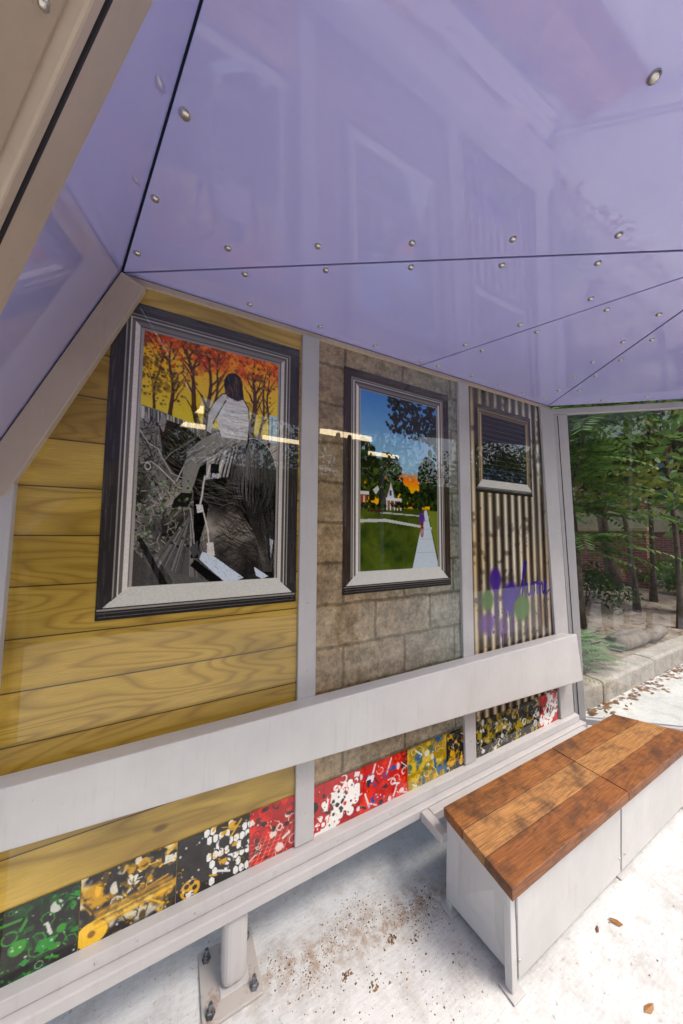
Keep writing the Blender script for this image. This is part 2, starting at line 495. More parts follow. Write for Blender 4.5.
class Cv:
    """metric canvas: x to the right, y downwards, both in metres"""
    def __init__(s, w, h, res, c=(0.5, 0.5, 0.5)):
        s.w, s.h = w, h; s.nx = max(3, int(w / res)); s.ny = max(3, int(h / res))
        s.X, s.Y = np.meshgrid(np.linspace(0, w, s.nx), np.linspace(0, h, s.ny))
        s.a = np.empty((s.ny, s.nx, 3)); s.a[:] = c
        s.res = res; s.frame = (0, 0, w, h); s.warp = None
    def sub(s, x0, y0, x1, y1): s.frame = (x0, y0, x1, y1)
    def P(s, p):
        x0, y0, x1, y1 = s.frame
        if s.warp: p = (p[0], float(np.interp(p[1], s.warp[0], s.warp[1])))
        return (x0 + p[0] * (x1 - x0), y0 + p[1] * (y1 - y0))
    def win(s, x0, y0, x1, y1):
        i0 = max(0, int(y0 / s.h * s.ny) - 2); i1 = min(s.ny, int(y1 / s.h * s.ny) + 3)
        j0 = max(0, int(x0 / s.w * s.nx) - 2); j1 = min(s.nx, int(x1 / s.w * s.nx) + 3)
        return slice(i0, max(i0, i1)), slice(j0, max(j0, j1))
    def clipm(s, sl):
        x0, y0, x1, y1 = s.frame
        return (s.X[sl] >= x0 - 1e-6) & (s.X[sl] <= x1 + 1e-6) & (s.Y[sl] >= y0 - 1e-6) & (s.Y[sl] <= y1 + 1e-6)
    def put(s, sl, mask, c, al=1.0):
        mask = (mask * s.clipm(sl) * al)[..., None]
        s.a[sl] = s.a[sl] * (1 - mask) + np.array(c) * mask
    def rect(s, x0, y0, x1, y1, c, al=1.0):
        (a, b), (d, e) = s.P((x0, y0)), s.P((x1, y1))
        sl = s.win(a, b, d, e)
        s.put(sl, ((s.X[sl] >= a) & (s.X[sl] <= d) & (s.Y[sl] >= b) & (s.Y[sl] <= e)).astype(float), c, al)
    def poly(s, pts, c, al=1.0):
        q = [s.P(p) for p in pts]
        xs = [p[0] for p in q]; ys = [p[1] for p in q]
        sl = s.win(min(xs), min(ys), max(xs), max(ys)); X = s.X[sl]; Y = s.Y[sl]
        ins = np.zeros(X.shape, bool)
        for (ax, ay), (bx, by) in zip(q, q[1:] + q[:1]):
            if ay == by: continue
            ins ^= ((ay > Y) != (by > Y)) & (X < (bx - ax) * (Y - ay) / (by - ay) + ax)
        s.put(sl, ins.astype(float), c, al)
    def stroke(s, pts, w, c, al=1.0, w2=None, soft=None):
        q = [s.P(p) for p in pts]; n = len(q) - 1
        soft = soft or s.res
        for i in range(n):
            (ax, ay), (bx, by) = q[i], q[i + 1]
            wi = (w + (w2 - w) * i / max(1, n - 1)) if w2 is not None else w
            r = wi / 2 + soft
            sl = s.win(min(ax, bx) - r, min(ay, by) - r, max(ax, bx) + r, max(ay, by) + r)
            X = s.X[sl]; Y = s.Y[sl]; dx, dy = bx - ax, by - ay; L = dx * dx + dy * dy + 1e-12
            t = np.clip(((X - ax) * dx + (Y - ay) * dy) / L, 0, 1)
            d = np.hypot(X - ax - t * dx, Y - ay - t * dy)
            s.put(sl, np.clip((wi / 2 + soft / 2 - d) / soft, 0, 1), c, al)
    def disc(s, p, r, c, al=1.0, ry=None, soft=None, inner=0.0):
        x, y = s.P(p); ry = ry or r; soft = soft or s.res
        sl = s.win(x - r - soft, y - ry - soft, x + r + soft, y + ry + soft)
        d = np.hypot((s.X[sl] - x) / r, (s.Y[sl] - y) / ry) * min(r, ry)
        mk = np.clip((min(r, ry) + soft / 2 - d) / soft, 0, 1)
        if inner: mk = mk * np.clip((d - inner * min(r, ry)) / soft, 0, 1)
        s.put(sl, mk, c, al)
    def field(s, fn):
        """fn(u, v, colours) inside the frame"""
        x0, y0, x1, y1 = s.frame
        sl = s.win(x0, y0, x1, y1); u = (s.X[sl] - x0) / (x1 - x0); v = (s.Y[sl] - y0) / (y1 - y0)
        mk = s.clipm(sl)[..., None].astype(float)
        s.a[sl] = s.a[sl] * (1 - mk) + fn(u, v, s.a[sl]) * mk
    def build(s, name, parent, x_left, z_top, y, mat=None):
        nx, ny = s.nx, s.ny
        co = np.empty((ny * nx, 3)); co[:, 0] = (x_left + s.X).ravel(); co[:, 1] = y; co[:, 2] = (z_top - s.Y).ravel()
        i = np.arange(ny - 1)[:, None] * nx + np.arange(nx - 1)[None]
        f = np.stack([i, i + nx, i + nx + 1, i + 1], -1).reshape(-1)
        me = bpy.data.meshes.new(name)
        nf = (nx - 1) * (ny - 1)
        me.vertices.add(ny * nx); me.vertices.foreach_set('co', co.ravel())
        me.loops.add(nf * 4); me.loops.foreach_set('vertex_index', f)
        me.polygons.add(nf); me.polygons.foreach_set('loop_start', np.arange(nf) * 4)
        me.polygons.foreach_set('loop_total', np.full(nf, 4))
        me.update(calc_edges=True)
        c = np.clip(s.a.reshape(-1, 3), 0, 1)
        g_ = c.mean(1, keepdims=True); c = np.clip(g_ + (c - g_) * 1.18, 0, 1) ** 1.04
        c = np.where(c <= 0.04045, c / 12.92, ((c + 0.055) / 1.055) ** 2.4)
        at = me.color_attributes.new('Col', 'FLOAT_COLOR', 'POINT')
        at.data.foreach_set('color', np.concatenate([c, np.ones((len(c), 1))], 1).astype(np.float32).ravel())
        return wrap(name, me, mat or M['print'], parent)

def lerp(a, b, t): return np.array(a) * (1 - t[..., None]) + np.array(b) * t[..., None]

def win_frame(cv, m_, dark=(0.24, 0.22, 0.22), sill=0.075, tint=(1, 1, 1)):
    """printed window frame: dark outer board, pale beads and a pale sill; returns the inner rectangle"""
    w, h = cv.w, cv.h
    cv.sub(0, 0, w, h)
    cv.field(lambda u, v, a: lerp(dark, tuple(x * 0.75 for x in dark), vnoise(*u.shape, 6, 5, 3)))
    def ring(t0, t1, cl, ct, cr, cb):
        t0, t1 = [e * (.44 + (t / e - .30) * .8) for t in (t0, t1)]
        b = h - sill
        def pg(pts, c): cv.poly([(x / w, y / h) for x, y in pts], tuple(np.array(c) * np.array(tint)))
        pg([(t0, t0), (t1, t1), (t1, b - t1 * .4), (t0, b)], cl)
        pg([(t0, t0), (w - t0, t0), (w - t1, t1), (t1, t1)], ct)
        pg([(w - t0, t0), (w - t0, b), (w - t1, b - t1 * .4), (w - t1, t1)], cr)
    g = lambda x: (x, x * 0.97, x * 0.93)
    e = m_
    ring(e * .30, e * .36, g(.62), g(.55), g(.60), g(.5))
    ring(e * .36, e * .46, g(.30), g(.30), g(.30), g(.3))
    ring(e * .46, e * .52, g(.86), g(.74), g(.80), g(.5))
    ring(e * .52, e * .66, g(.44), g(.34), g(.36), g(.3))
    ring(e * .66, e * .84, g(.92), g(.50), g(.84), g(.5))
    ring(e * .84, e * .90, g(.50), g(.30), g(.32), g(.5))
    ring(e * .90, e * 1.0, g(.68), g(.60), g(.62), g(.5))
    # sill
    b = h - sill
    cv.sub(0, 0, w, h)
    P = lambda pts: [(x / w, y / h) for x, y in pts]
    cv.poly(P([(e * .9, b - e * .45), (w - e * .9, b - e * .45), (w - e * .18, b + sill * .35), (e * .18, b + sill * .35)]), (0.86, 0.85, 0.82))
    cv.poly(P([(0, b + sill * .35), (w, b + sill * .35), (w, h), (0, h)]), (0.16, 0.15, 0.15))
    cv.rect(0.005, (b + sill * .42) / h, .995, (b + sill * .50) / h, (0.62, 0.6, 0.57))
    cv.rect(0.005, (b + sill * .62) / h, .995, (b + sill * .66) / h, (0.42, 0.4, 0.38))
    cv.rect(0.01, (b + sill * .8) / h, .99, (b + sill * .84) / h, (0.4, 0.38, 0.36))
    # scratchy pencil texture
    r = random.Random(4)
    for k in range(260):
        x = r.random(); y = r.random(); side = r.random()
        if side < .5: x = (e * .3 * r.random() / w) if r.random() < .5 else 1 - e * .3 * r.random() / w; q = (x + r.uniform(-.002, .002), min(.93, y + r.uniform(.03, .12)))
        else: y = e * .3 * r.random() / h; q = (min(1, x + r.uniform(.05, .2)), y + r.uniform(-.001, .001))
        cv.stroke([(x, y), q], 0.0012, g(r.choice([.12, .4, .45])), 0.5)
    cv.sub(e, e, w - e, b - e * .45)

def scribble(cv, r, n, box, c, w=0.002, ln=0.1, ang=None, al=0.8, poly=None):
    for k in range(n):
        x = r.uniform(box[0], box[2]); y = r.uniform(box[1], box[3])
        a = r.uniform(0, 6.28) if ang is None else r.gauss(ang, .18)
        pts = [(x, y)]
        for j in range(4):
            a += r.uniform(-.3, .3) if ang is None else r.uniform(-.1, .1)
            x += math.cos(a) * ln / 4; y += math.sin(a) * ln / 4 * .6; pts.append((x, y))
        cv.stroke(pts, w * r.uniform(.6, 1.4), c, al)

def picture_rider(cv):
    r = random.Random(21)
    n1 = lambda s_, c, o, sd: vnoise(*s_, c, o, sd)
    def bgf(u, v, a):
        out = lerp((0.95, 0.70, 0.16), (0.87, 0.80, 0.28), np.clip(v / .34, 0, 1))
        k = n1(u.shape, 10, 5, 5)
        red = np.clip((.10 - v + (k - .5) * .24 + .05 * (u - .3)) / .07, 0, 1)
        out = out * (1 - red[..., None]) + lerp((0.95, 0.50, 0.08), (0.70, 0.24, 0.05), np.clip((k - .35) * 3, 0, 1)) * red[..., None]
        lf = np.clip((n1(u.shape, 22, 4, 8) - .57) / .05, 0, 1) * np.clip((.27 - v) / .1, 0, 1) * .8
        out = out * (1 - lf[..., None]) + np.array((0.40, 0.26, 0.07)) * lf[..., None]
        dk = np.clip((v - .345) / .02, 0, 1)
        d2 = lerp((0.16, 0.15, 0.145), (0.74, 0.71, 0.66), np.clip((n1(u.shape, 9, 4, 9) - .25) * 1.5, 0, 1))
        d2 = d2 + (np.clip((u - .55) / .3, 0, 1) * np.clip((.62 - v) / .2, 0, 1) * .10)[..., None] * np.array((1, .96, .90))
        return out * (1 - dk[..., None]) + d2 * dk[..., None]
    cv.field(bgf)
    tr = (0.27, 0.16, 0.06)
    def trunk(x, y0, w, lean, kids):
        pts = [(x + lean * t + .012 * math.sin(t * 9 + x * 20), y0 - (y0 - .02) * t) for t in np.linspace(0, 1, 9)]
        cv.stroke(pts, w, tr, .95, w * .35)
        for j in range(kids):
            t = r.uniform(.35, .95); i = int(t * 8); px, py = pts[i]; s_ = r.choice([-1, 1])
            q = [(px, py)]
            for g in range(4): px += s_ * r.uniform(.012, .03); py -= r.uniform(.012, .03); q.append((px, py))
            cv.stroke(q, w * .4, tr, .9, w * .12)
    for a in [(.20, .36, .015, -.03, 7), (.40, .42, .022, -.12, 8), (.435, .42, .020, .02, 6), (.47, .38, .013, .05, 6), (.79, .42, .024, .01, 7), (.85, .40, .012, .05, 5), (.93, .40, .012, -.02, 6), (.07, .34, .009, .05, 6)]:
        trunk(*a)
    for k in range(520):
        x = r.random(); y = abs(r.gauss(0, .075))
        cv.disc((x, y), r.uniform(.002, .007), r.choice([(0.90, 0.44, 0.07), (0.50, 0.28, 0.07), (0.95, 0.62, 0.12), (0.36, 0.24, 0.06), (.75, .28, .05)]), .7)
    for k in range(240):
        cv.disc((r.gauss(.10, .09), r.gauss(.17, .06)), r.uniform(.002, .006), r.choice([(0.40, 0.36, 0.09), (0.56, 0.46, 0.12), (.28, .22, .07)]), .8)
    # low fence and bank of pale strokes
    cv.poly([(0, .30), (.10, .31), (.28, .34), (.44, .37), (.44, .42), (0, .40)], (0.50, 0.49, 0.44))
    for k in range(90): x = r.uniform(0, .42); cv.stroke([(x, .305 + x * .12), (x + .004, .36 + x * .1)], .0026, r.choice([(.88, .87, .83), (.2, .2, .2)]), .9)
    cv.rect(.93, .25, 1.0, .38, (0.74, 0.82, 0.84)); cv.stroke([(.955, .26), (.955, .37)], .003, (.25, .3, .3)); cv.stroke([(.93, .27), (1, .27)], .003, (.3, .35, .35))
    blk = (0.04, 0.036, 0.036); wht = (0.87, 0.86, 0.83); gry = (0.58, 0.57, 0.55)
    def oval(cx, cy, rx, ry, n=26, a0=0): return [(cx + rx * math.cos(a0 + 6.283 * i / n), cy + ry * math.sin(a0 + 6.283 * i / n)) for i in range(n)]
    # lower ground first: hatching, pale wedges and planks
    scribble(cv, r, 260, (0, .60, .45, 1.0), (.10, .10, .10), .0017, .05)
    scribble(cv, r, 160, (0, .60, .45, 1.0), (.80, .79, .76), .0015, .05)
    scribble(cv, r, 260, (.52, .62, .90, .99), (.16, .14, .12), .0016, .12, .5)
    scribble(cv, r, 220, (.50, .40, 1.0, .99), (.12, .11, .10), .0016, .08, -.6)
    cv.poly([(.35, .72), (.40, .80), (.56, 1.0), (.26, 1.0), (.14, .88)], (.38, .37, .36))
    for k in range(46): t = k / 46; cv.stroke([(.34 + .02 * t, .73 + .02 * t), (.15 + .40 * t, .90 + .1 * math.sqrt(t))], .0014, r.choice([(.15, .15, .15), (.75, .74, .72), (.3, .3, .3)]), .7)
    cv.poly([(.44, .875), (.50, .885), (.75, .99), (.70, 1.0), (.60, 1.0), (.42, .905)], (.84, .88, .92))
    cv.poly([(.39, .905), (.60, 1.0), (.50, 1.0), (.36, .93)], (.06, .06, .06))
    cv.poly([(0, .86), (.09, .92), (.20, 1.0), (0, 1.0)], (.30, .29, .28)); cv.poly([(0, .80), (.05, .82), (.22, 1.0), (.17, 1.0)], (.10, .10, .10))
    # horse: neck, head with bridle, barrel, round rump, hind leg
    cv.poly([(.09, .37), (.16, .345), (.28, .36), (.42, .41), (.50, .52), (.44, .62), (.26, .58), (.15, .50)], (.085, .075, .07))
    scribble(cv, r, 130, (.13, .37, .44, .56), (.40, .38, .36), .0015, .08, .55)
    cv.poly([(.0, .375), (.06, .36), (.12, .38), (.145, .47), (.13, .55), (.09, .585), (.03, .56), (0, .50)], (.50, .49, .46))
    cv.poly([(.115, .37), (.14, .315), (.165, .345), (.15, .40)], gry); cv.poly([(.01, .37), (.035, .32), (.06, .365)], gry)
    scribble(cv, r, 110, (.0, .37, .14, .58), blk, .0017, .05)
    cv.poly(oval(.56, .56, .24, .125), blk)
    cv.poly([(.36, .60), (.48, .65), (.46, .74), (.425, .82), (.41, .90), (.36, .90), (.375, .80), (.37, .70)], blk)
    cv.poly(oval(.80, .545, .21, .175), blk)
    cv.poly([(.66, .64), (1.0, .58), (1.0, .80), (.985, 1.0), (.90, 1.0), (.895, .90), (.83, .80), (.73, .715)], blk)
    for k in range(620):
        a = r.uniform(-3.3, .9); q = math.sqrt(r.uniform(.02, .97)); x = .815 + .19 * q * math.cos(a); y = .53 + .15 * q * math.sin(a)
        dx = (x - .815) * .16; cv.stroke([(x, y), (x + dx, y + .03), (x + dx * .5, y + .05)], .0017, tuple((.14 + .40 * max(0, min(1, (.56 - y) / .16)) * r.random()) * k_ for k_ in (1, .97, .93)), .8)
    for k in range(80): x = r.uniform(.86, .99); y = r.uniform(.68, .95); cv.stroke([(x, y), (x + .01, y + .04)], .0014, (.36, .34, .33), .7)
    cv.poly([(.83, .945), (.95, .99), (.90, 1.0), (.85, .985)], (.84, .87, .92)); cv.poly([(.955, .82), (.985, .83), (.968, .91)], (.84, .88, .92))
    cv.stroke([(.36, .60), (.45, .665), (.58, .68), (.66, .665)], .003, (.5, .48, .46), .8)
    scribble(cv, r, 110, (.36, .57, .68, .67), (.42, .40, .38), .0016, .07, .2)
    # engraved lines that round off the rump and run down the hind leg
    for k in range(90):
        t = -1 + 2 * (k + r.random() * .6) / 90; y0 = .375 + r.uniform(0, .10); y1 = r.uniform(.54, .715); pts = []
        sh = .30 + .55 * max(0, .55 - abs(t + .25)) + .12 * r.random()
        for y in np.linspace(y0, y1, 12): pts.append((.80 + .205 * t * math.sqrt(max(0, 1 - ((y - .545) / .178) ** 2)) + r.uniform(-.002, .002), y))
        cv.stroke(pts, .0015, (sh, sh * .97, sh * .94), .75)
    cv.stroke([(.80 + .207 * math.cos(a), .545 + .173 * math.sin(a)) for a in np.linspace(-2.7, .1, 20)], .0022, (.88, .86, .82), .95)
    for k in range(26):
        t = k / 26; cv.stroke([(.72 + .26 * t, .64), (.79 + .20 * t, .75), (.87 + .12 * t, .88), (.91 + .07 * t, .97)], .0013, r.choice([(.45, .43, .41), (.3, .29, .28)]), .75)
    # bridle and reins
    for q in ([(.0, .40), (.06, .45), (.13, .47)], [(.12, .39), (.11, .48), (.09, .58)], [(.02, .53), (.08, .52), (.13, .54)], [(.09, .57), (.20, .48), (.33, .42), (.43, .37)], [(.13, .54), (.24, .60), (.31, .50)], [(.12, .47), (.21, .56), (.31, .58)]):
        cv.stroke(q, .0032, r.choice([wht, (.75, .74, .7), (.55, .54, .5)]))
    cv.disc((.06, .54), .010, wht, 1, .014, inner=.6)
    # saddle cloth with stripes, girth strap and tag
    cv.poly([(.45, .485), (.66, .405), (.68, .43), (.61, .555), (.445, .575)], (.70, .69, .66))
    for k in range(8):
        x = .455 + k * .026
        cv.stroke([(x + .05, .475 - k * .009), (x + .015, .52), (x, .565)], .0055, r.choice([blk, (.2, .2, .2), (.92, .91, .88)]), .9)
    cv.rect(.475, .505, .54, .545, (.09, .09, .09)); cv.disc((.505, .555), .008, (.8, .78, .9))
    cv.stroke([(.44, .56), (.43, .60), (.425, .64), (.41, .69)], .006, wht); cv.poly([(.385, .68), (.43, .68), (.44, .71), (.395, .715)], wht)
    cv.stroke([(.44, .715), (.475, .79), (.485, .845)], .005, wht); cv.poly([(.47, .84), (.515, .835), (.53, .89), (.475, .90)], wht)
    cv.stroke([(.345, .69), (.375, .80), (.385, .87)], .004, (.7, .69, .66)); cv.poly([(.35, .86), (.405, .83), (.415, .88), (.38, .90)], (.3, .3, .3))
    # rider: trousers, boot, torso, arm, hair
    cv.poly([(.52, .365), (.755, .37), (.75, .405), (.64, .42), (.50, .46), (.40, .52), (.365, .60), (.34, .64), (.285, .64), (.285, .55), (.315, .46), (.42, .40)], (.56, .55, .52))
    for k in range(70):
        t = r.random(); x, y = .74 - .42 * t, .385 + .08 * t + r.uniform(-.02, .06); cv.stroke([(x, y), (x - .05, y + .025)], .0018, r.choice([(.12, .12, .12), (.85, .84, .8), (.25, .25, .25)]), .8)
    cv.poly([(.28, .635), (.36, .635), (.335, .69), (.22, .70), (.235, .665)], (.12, .11, .11))
    cv.poly([(.54, .195), (.62, .18), (.70, .19), (.755, .24), (.765, .31), (.755, .385), (.55, .385), (.51, .31)], (.84, .83, .81))
    cv.poly([(.545, .195), (.575, .22), (.52, .285), (.485, .33), (.47, .375), (.435, .365), (.445, .29), (.49, .235)], (.79, .78, .76))
    for k in range(26):
        y = .215 + k * .0063; cv.stroke([(.56 + r.uniform(-.02, .03), y), (.66, y + r.uniform(.0, .015)), (.75, y + r.uniform(-.008, .012))], .0018, r.choice([(.35, .34, .33), (.55, .54, .53), (.97, .96, .94)]), .7)
    for q in ([(.545, .195), (.49, .235), (.445, .29), (.435, .365)], [(.755, .24), (.765, .31), (.755, .385)], [(.575, .22), (.52, .285), (.485, .33)], [(.62, .18), (.545, .195)], [(.70, .19), (.755, .24)]): cv.stroke(q, .004, blk)
    cv.poly(oval(.63, .145, .075, .055), (.10, .075, .06)); cv.poly([(.56, .14), (.70, .14), (.715, .20), (.665, .215), (.60, .205), (.565, .19)], (.10, .075, .06))
    scribble(cv, r, 60, (.57, .10, .69, .19), (.42, .33, .27), .0014, .05, 1.4)
    for k in range(900):
        x = r.random(); y = r.uniform(.36, 1.0); a = r.gauss(.9, .6); L = r.uniform(.01, .04)
        cv.stroke([(x, y), (x + L * math.cos(a), y + L * math.sin(a) * .6)], .0012, r.choice([(.75, .73, .70), (.08, .08, .08), (.5, .48, .46), (.06, .06, .06)]), .3)
    for k in range(160):
        cv.disc((r.uniform(0, .36), r.uniform(.58, .86)), r.uniform(.002, .006), r.choice([(.32, .40, .22), (.20, .25, .13), (.58, .68, .52), (.06, .06, .05)]), .75)

def picture_street(cv):
    r = random.Random(5)
    def bgf(u, v, a):
        sky_ = lerp((0.33, 0.56, 0.80), (0.62, 0.78, 0.86), np.clip(v / .40, 0, 1))
        sun_ = np.clip((v - .43) / .05, 0, 1)
        sky_ = sky_ * (1 - sun_[..., None]) + lerp((0.93, 0.47, 0.10), (0.98, 0.72, 0.12), np.clip((v - .47) / .07, 0, 1)) * sun_[..., None]
        g = np.clip((v - .645) / .01, 0, 1)
        k = vnoise(*u.shape, 14, 5, 2)
        gr = lerp((0.17, 0.24, 0.08), (0.43, 0.46, 0.17), np.clip(k * 1.5 - .25 - (v - .65) * .4, 0, 1))
        return sky_ * (1 - g[..., None]) + gr * g[..., None]
    cv.field(bgf)
    def foliage(cx, cy, rx, ry, n, cs, s0, s1):
        for k in range(n):
            a = r.uniform(0, 6.28); q = math.sqrt(r.random())
            cv.disc((cx + rx * q * math.cos(a), cy + ry * q * math.sin(a)), r.uniform(s0, s1), r.choice(cs), .9)
    dg = [(0.07, 0.11, 0.04), (0.12, 0.18, 0.06), (0.19, 0.27, 0.09), (0.05, 0.07, 0.03)]
    foliage(.02, .46, .20, .18, 260, dg, .008, .02); foliage(.32, .48, .19, .14, 260, dg + [(.3, .38, .14)], .007, .018)
    foliage(.55, .57, .07, .05, 60, dg, .006, .014)
    foliage(.87, .46, .13, .13, 240, dg, .006, .016); foliage(.95, .56, .14, .09, 160, dg, .008, .018); foliage(.72, .60, .12, .05, 120, dg, .006, .014)
    cv.stroke([(.87, .45), (.875, .62)], .014, (.10, .08, .06)); cv.stroke([(.25, .55), (.22, .66)], .02, (.10, .08, .06))
    # white gabled house with porch
    cv.poly([(.25, .62), (.36, .49), (.40, .55), (.43, .585), (.43, .66), (.27, .66)], (0.30, 0.29, 0.27))
    cv.poly([(.31, .60), (.365, .505), (.41, .60)], (0.86, 0.87, 0.86)); cv.rect(.345, .55, .375, .58, (.25, .3, .35))
    cv.rect(.30, .595, .50, .61, (.9, .9, .88)); cv.rect(.30, .61, .49, .66, (.55, .42, .33))
    for x in (.305, .35, .40, .44, .485): cv.rect(x, .605, x + .012, .665, (.93, .93, .92))
    cv.poly([(.14, .555), (.20, .53), (.22, .55), (.18, .58)], (.83, .82, .78)); cv.rect(.0, .565, .1, .585, (.88, .88, .86)); cv.rect(0, .585, .07, .66, (.58, .30, .16)); cv.rect(.03, .59, .05, .66, (.85, .8, .75))
    foliage(.15, .645, .15, .015, 60, dg, .005, .01); foliage(.55, .63, .2, .015, 60, dg + [(.4, .25, .15)], .004, .01)
    # crossing walks, main walk
    cv.poly([(0, .72), (.3, .715), (1, .765), (1, .778), (.3, .732), (0, .738)], (0.80, 0.80, 0.76))
    cv.poly([(.2, .675), (.9, .69), (.9, .698), (.2, .684)], (0.72, 0.73, 0.66))
    cv.poly([(.815, .655), (.845, .655), (.995, .97), (1, 1), (.64, 1.0)], (0.80, 0.84, 0.86))
    for v in (.72, .77, .83, .91): cv.stroke([(.84 - (v - .655) * .55, v), (.84 + (v - .655) * .48, v)], .002, (.55, .6, .62), .8)
    cv.poly([(.86, .66), (1, .66), (1, .93)], (.46, .50, .20))
    foliage(.2, .67, .12, .008, 30, [(.25, .17, .12)], .004, .008)
    # cyclist
    cv.disc((.765, .662), .010, (.28, .18, .14)); cv.poly([(.735, .675), (.80, .675), (.805, .73), (.74, .73)], (.36, .22, .52))
    cv.stroke([(.80, .68), (.815, .72)], .006, (.4, .25, .5)); cv.poly([(.745, .728), (.80, .728), (.79, .77), (.765, .76)], (.45, .25, .25))
    cv.disc((.775, .785), .012, (.55, .12, .10), 1, .030, inner=.6); cv.stroke([(.76, .76), (.795, .76)], .006, (.6, .14, .1)); cv.stroke([(.775, .74), (.775, .80)], .007, (.5, .12, .1))
    # overhanging branch
    for k in range(420):
        x = .30 + .72 * r.random(); y = .02 + .20 * r.random() ** 1.3 - .05 + .12 * x * r.random()
        if (x - .3) < .12 * r.random(): continue
        cv.disc((x, y), r.uniform(.006, .013), r.choice([(.06, .08, .04), (.11, .14, .06), (.16, .12, .06), (.04, .05, .03)]), .92)
    for k in range(60):
        cv.disc((r.uniform(.88, 1), r.uniform(.15, .34)), r.uniform(.005, .011), r.choice(dg), .9)
    cv.stroke([(1, .06), (.8, .08), (.55, .14), (.42, .2)], .006, (.08, .06, .05))

def picture_blind(cv):
    cv.field(lambda u, v, a: lerp((0.055, 0.05, 0.05), (0.17, 0.15, 0.15), vnoise(*u.shape, 8, 4, 1)))
    r = random.Random(3)
    cv.rect(0, .80, 1, 1, (0.11, 0.13, 0.17))
    for k in range(12):
        v = .06 + k * .077
        cv.stroke([(0, v), (1, v + .004)], .0045, (.40, .37, .35), .85); cv.stroke([(0, v + .012), (1, v + .016)], .003, (.02, .02, .02), .9)
    for k in range(40): x = r.random(); cv.disc((x, r.uniform(.82, .97)), .012, r.choice([(.25, .36, .46), (.10, .12, .16), (.40, .5, .58)]), .5, .007)

